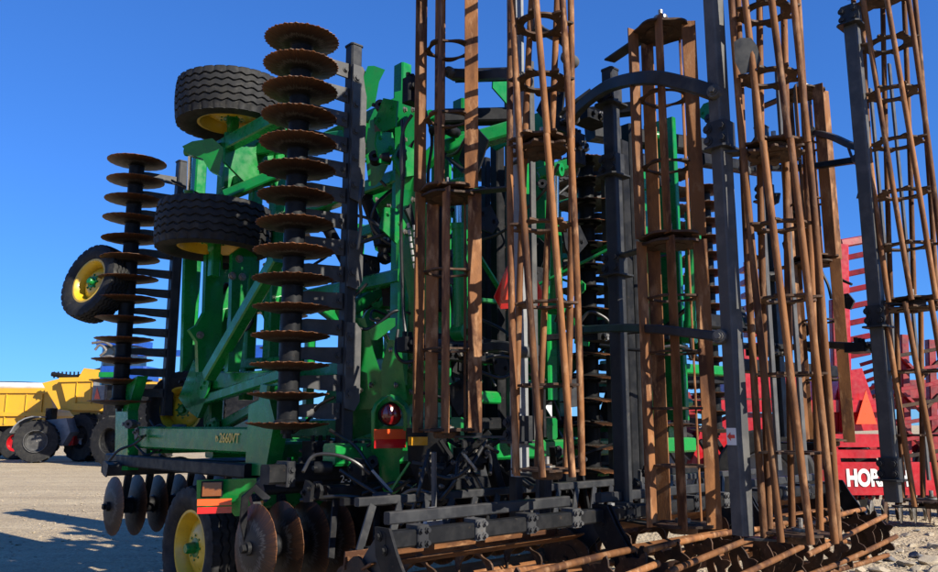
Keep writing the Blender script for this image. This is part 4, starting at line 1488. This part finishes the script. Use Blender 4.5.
wbox(B2, 'chassis', 'black', 62, 146, 424, 434, Yb + .2, 2)
for px in (86, 104, 128):
    q = W(px, 450, Yb + .3)
    plain_wheel(B2, (q.x, Yb + .3, 1.0), (-.5, -1, 0), 1.0, .8, .45, 'black', 18)
wbox(B2, 'tail_panel', 'grey', 91, 108, 382, 402, Yb - .5, .3)
wpoly(B2, 'warning_triangle', 'orange', ((94, 399), (100, 399), (97, 387)), Yb - .53, .02)
lad = wbox(B2, 'ladder', 'grey', 100, 101, 420, 448, Yb - .15, .05)

q = W(40, 455, YB - 3)
TR = root('tractor', 'old tractor with pale mudguard and lugged tyre between the yellow bins', 'tractor', (q.x, YB - 3, 0), 0, (q.x, YB - 3, 0))
Yt = YB - 3
q = W(37, 437, Yt)
plain_wheel(TR, (q.x, Yt, .86), (.35, -1, 0), .86, .55, .40, 'dusty', 16)
mb = MB()
mb.lathe([(.42, .0), (.45, .0), (.45, .02), (.42, .02)], (q.x, Yt, .86) + V((.1, -.27, 0)) if False else V((q.x + .09, Yt - .27, .86)), (.35, -1, 0), 36)
mb.build('rim_ring', 'dusty', TR)
q = W(64, 444, Yt)
plain_wheel(TR, (q.x, Yt + 1.4, .62), (.35, -1, 0), .62, .4, .32, 'grey', 14)
mb = MB()
c = W(37, 437, Yt)
mb.sweep([V((c.x + math.cos(t) * .98, Yt - .05, .86 + math.sin(t) * .98)) for t in [R(160 - 16 * i) for i in range(6)]], .6, .05, up=(0, 0, 1))
mb.build('mudguard', 'grey', TR)
wpoly(TR, 'body', 'grey', ((46, 420), (66, 418), (70, 432), (62, 446), (48, 446)), Yt + .4, .9)
wpoly(TR, 'grille', 'red', ((64, 435), (74, 436), (73, 445), (64, 446)), Yt + .9, .5)
wbox(TR, 'seat_frame', 'black', 44, 52, 408, 424, Yt + .5, .5)

q = W(120, 455, 30)
BT = root('blue_tractor', 'blue tractor with green trim half hidden behind the far disc gang', 'tractor', (q.x, 31, 0), 0, (q.x, 31, 0))
wbox(BT, 'cab', 'dkglass', 98, 132, 343, 385, 30, 1.6, ch=.12)
wbox(BT, 'cab_roof', 'blue', 95, 135, 338, 345, 29.9, 1.8, ch=.08)
wbox(BT, 'hood', 'blue', 98, 146, 366, 380, 29.7, 1.4, ch=.1)
wbox(BT, 'trim', 'green', 98, 118, 372, 377, 29.6, .2)
wbox(BT, 'hood', 'blue', 225, 292, 345, 362, 29.7, 1.4, ch=.1)
wbox(BT, 'boom', 'blue', 130, 292, 350, 356, 30.6, .3)
wbox(BT, 'chassis', 'black', 100, 292, 384, 420, 30.1, 1.5)
for px in (112, 150, 270):
    q = W(px, 440, 30)
    plain_wheel(BT, (q.x, 30.2, .92), (-.4, -1, 0), .92, .6, .45, 'black', 18)
for k, pts in enumerate((((95, 350), (100, 345), (106, 350), (100, 356)), ((92, 343), (104, 342), (112, 346)), ((96, 360), (108, 356), (116, 358)))):
    mb = MB()
    mb.path([W(x, y, 29.6) for x, y in pts], .05, 8, 4)
    mb.build('mirror_arm' if k else 'pipe_bend', 'steel', BT)

# ------------------------------------------------------------------ loose stones and gravel
rnd = random.Random(11)


def rock_mesh(seed, m, sub=2):
    import bmesh
    from mathutils import noise
    bm = bmesh.new()
    bmesh.ops.create_icosphere(bm, subdivisions=sub, radius=1)
    rr = random.Random(seed)
    o = V((rr.uniform(0, 50), rr.uniform(0, 50), rr.uniform(0, 50)))
    pl = [V((rr.gauss(0, 1), rr.gauss(0, 1), rr.gauss(0, 1))).normalized() for _ in range(7)]
    for v in bm.verts:
        p = v.co.copy()
        for n in pl:                                     # split faces
            k = p.dot(n) - .62
            if k > 0: p -= n * k
        p *= 1 + .16 * noise.noise(p * 1.7 + o)
        v.co = V((p.x, p.y * .8, p.z * .55))
    me = bpy.data.meshes.new('stone')
    bm.to_mesh(me)
    bm.free()
    me.polygons.foreach_set('use_smooth', [True] * len(me.polygons))
    me.set_sharp_from_angle(angle=R(28))
    me.materials.append(M[m])
    return me


ROCKS = [rock_mesh(i, 'stone', 3) for i in range(5)]
ROCK_D = [rock_mesh(20 + i, 'stone_d', 3) for i in range(2)]
ROCK_O = rock_mesh(40, 'stone_o', 3)


def stone(px, py, size, me, label, group):
    p = at(px, py, z=0.0, world=True)
    o = bpy.data.objects.new('stone', me)
    col.objects.link(o)
    o.location = (p.x, p.y, size * .10)
    o.scale = (size * rnd.uniform(.85, 1.3), size * rnd.uniform(.8, 1.1), size * rnd.uniform(.6, 1.0))
    o.rotation_euler = (rnd.uniform(-.3, .3), rnd.uniform(-.3, .3), rnd.uniform(0, 6.28))
    tag(o, label, 'stone', group)


stone(865, 559, .085, ROCK_O, 'ochre stone on the gravel below the rightmost baskets', None)
stone(918, 557, .12, ROCK_D[0], 'larger dark grey flint on the gravel at lower right', None)
stone(888, 560, .09, ROCK_D[1], 'smaller dark grey flint between pale stones at lower right', None)
stone(916, 531, .06, ROCK_D[1], 'dark grey flint farthest back on the gravel at right', None)
G = 'pale stones strewn on the gravel at right'
for px, py, sz in ((935, 548, .13), (928, 563, .14), (905, 565, .12), (880, 548, .10), (852, 543, .09), (868, 540, .07), (895, 545, .07), (905, 536, .08), (930, 535, .08), (845, 556, .06), (838, 570, .08), (860, 571, .08), (880, 571, .10),
                   (900, 552, .06), (912, 546, .07), (890, 534, .06), (872, 530, .05), (936, 525, .07), (925, 520, .05), (820, 560, .05), (812, 571, .06), (850, 530, .04), (938, 571, .12), (915, 570, .09), (800, 565, .05), (898, 525, .05), (780, 571, .05), (866, 552, .05), (843, 548, .05), (878, 562, .05)):
    stone(px, py, sz, ROCKS[rnd.randrange(5)], 'pale angular limestone lump lying on the gravel at lower right', G)
for px, py, sz in ((96, 519, .05), (54, 529, .05), (18, 545, .05), (30, 550, .045), (70, 540, .04), (40, 537, .04)):
    stone(px, py, sz, ROCKS[rnd.randrange(5)], 'small pale stone lying on the yard in the shade at left', 'small stones in the shade at left')


def gravel():
    base = []
    for i in range(6):
        me = rock_mesh(60 + i, 'stone', 1)
        base.append(([v.co.copy() for v in me.vertices], [tuple(p.vertices) for p in me.polygons]))
        bpy.data.meshes.remove(me)
    vv, ff = [], []
    for k in range(13500):
        if k < 9500:
            x, y = rnd.uniform(.5, 11), 7.2 + 10 * rnd.random() ** 1.4
        else:
            x, y = rnd.uniform(-11, .5), 6.5 + 13 * rnd.random() ** 1.3
        s = .008 + .022 * rnd.random() ** 3
        b, f = base[rnd.randrange(6)]
        a = rnd.uniform(0, 6.28)
        ca, sa = math.cos(a) * s, math.sin(a) * s
        o = len(vv)
        vv += [(x + p.x * ca - p.y * sa, y + p.x * sa + p.y * ca, p.z * s + s * .3) for p in b]
        ff += [tuple(o + i for i in q) for q in f]
    me = bpy.data.meshes.new('gravel')
    me.from_pydata(vv, [], ff)
    me.materials.append(M['stone'])
    o = bpy.data.objects.new('gravel', me)
    col.objects.link(o)
    tag(o, 'loose pale gravel scattered over the yard', 'gravel', kind='stuff')


gravel()
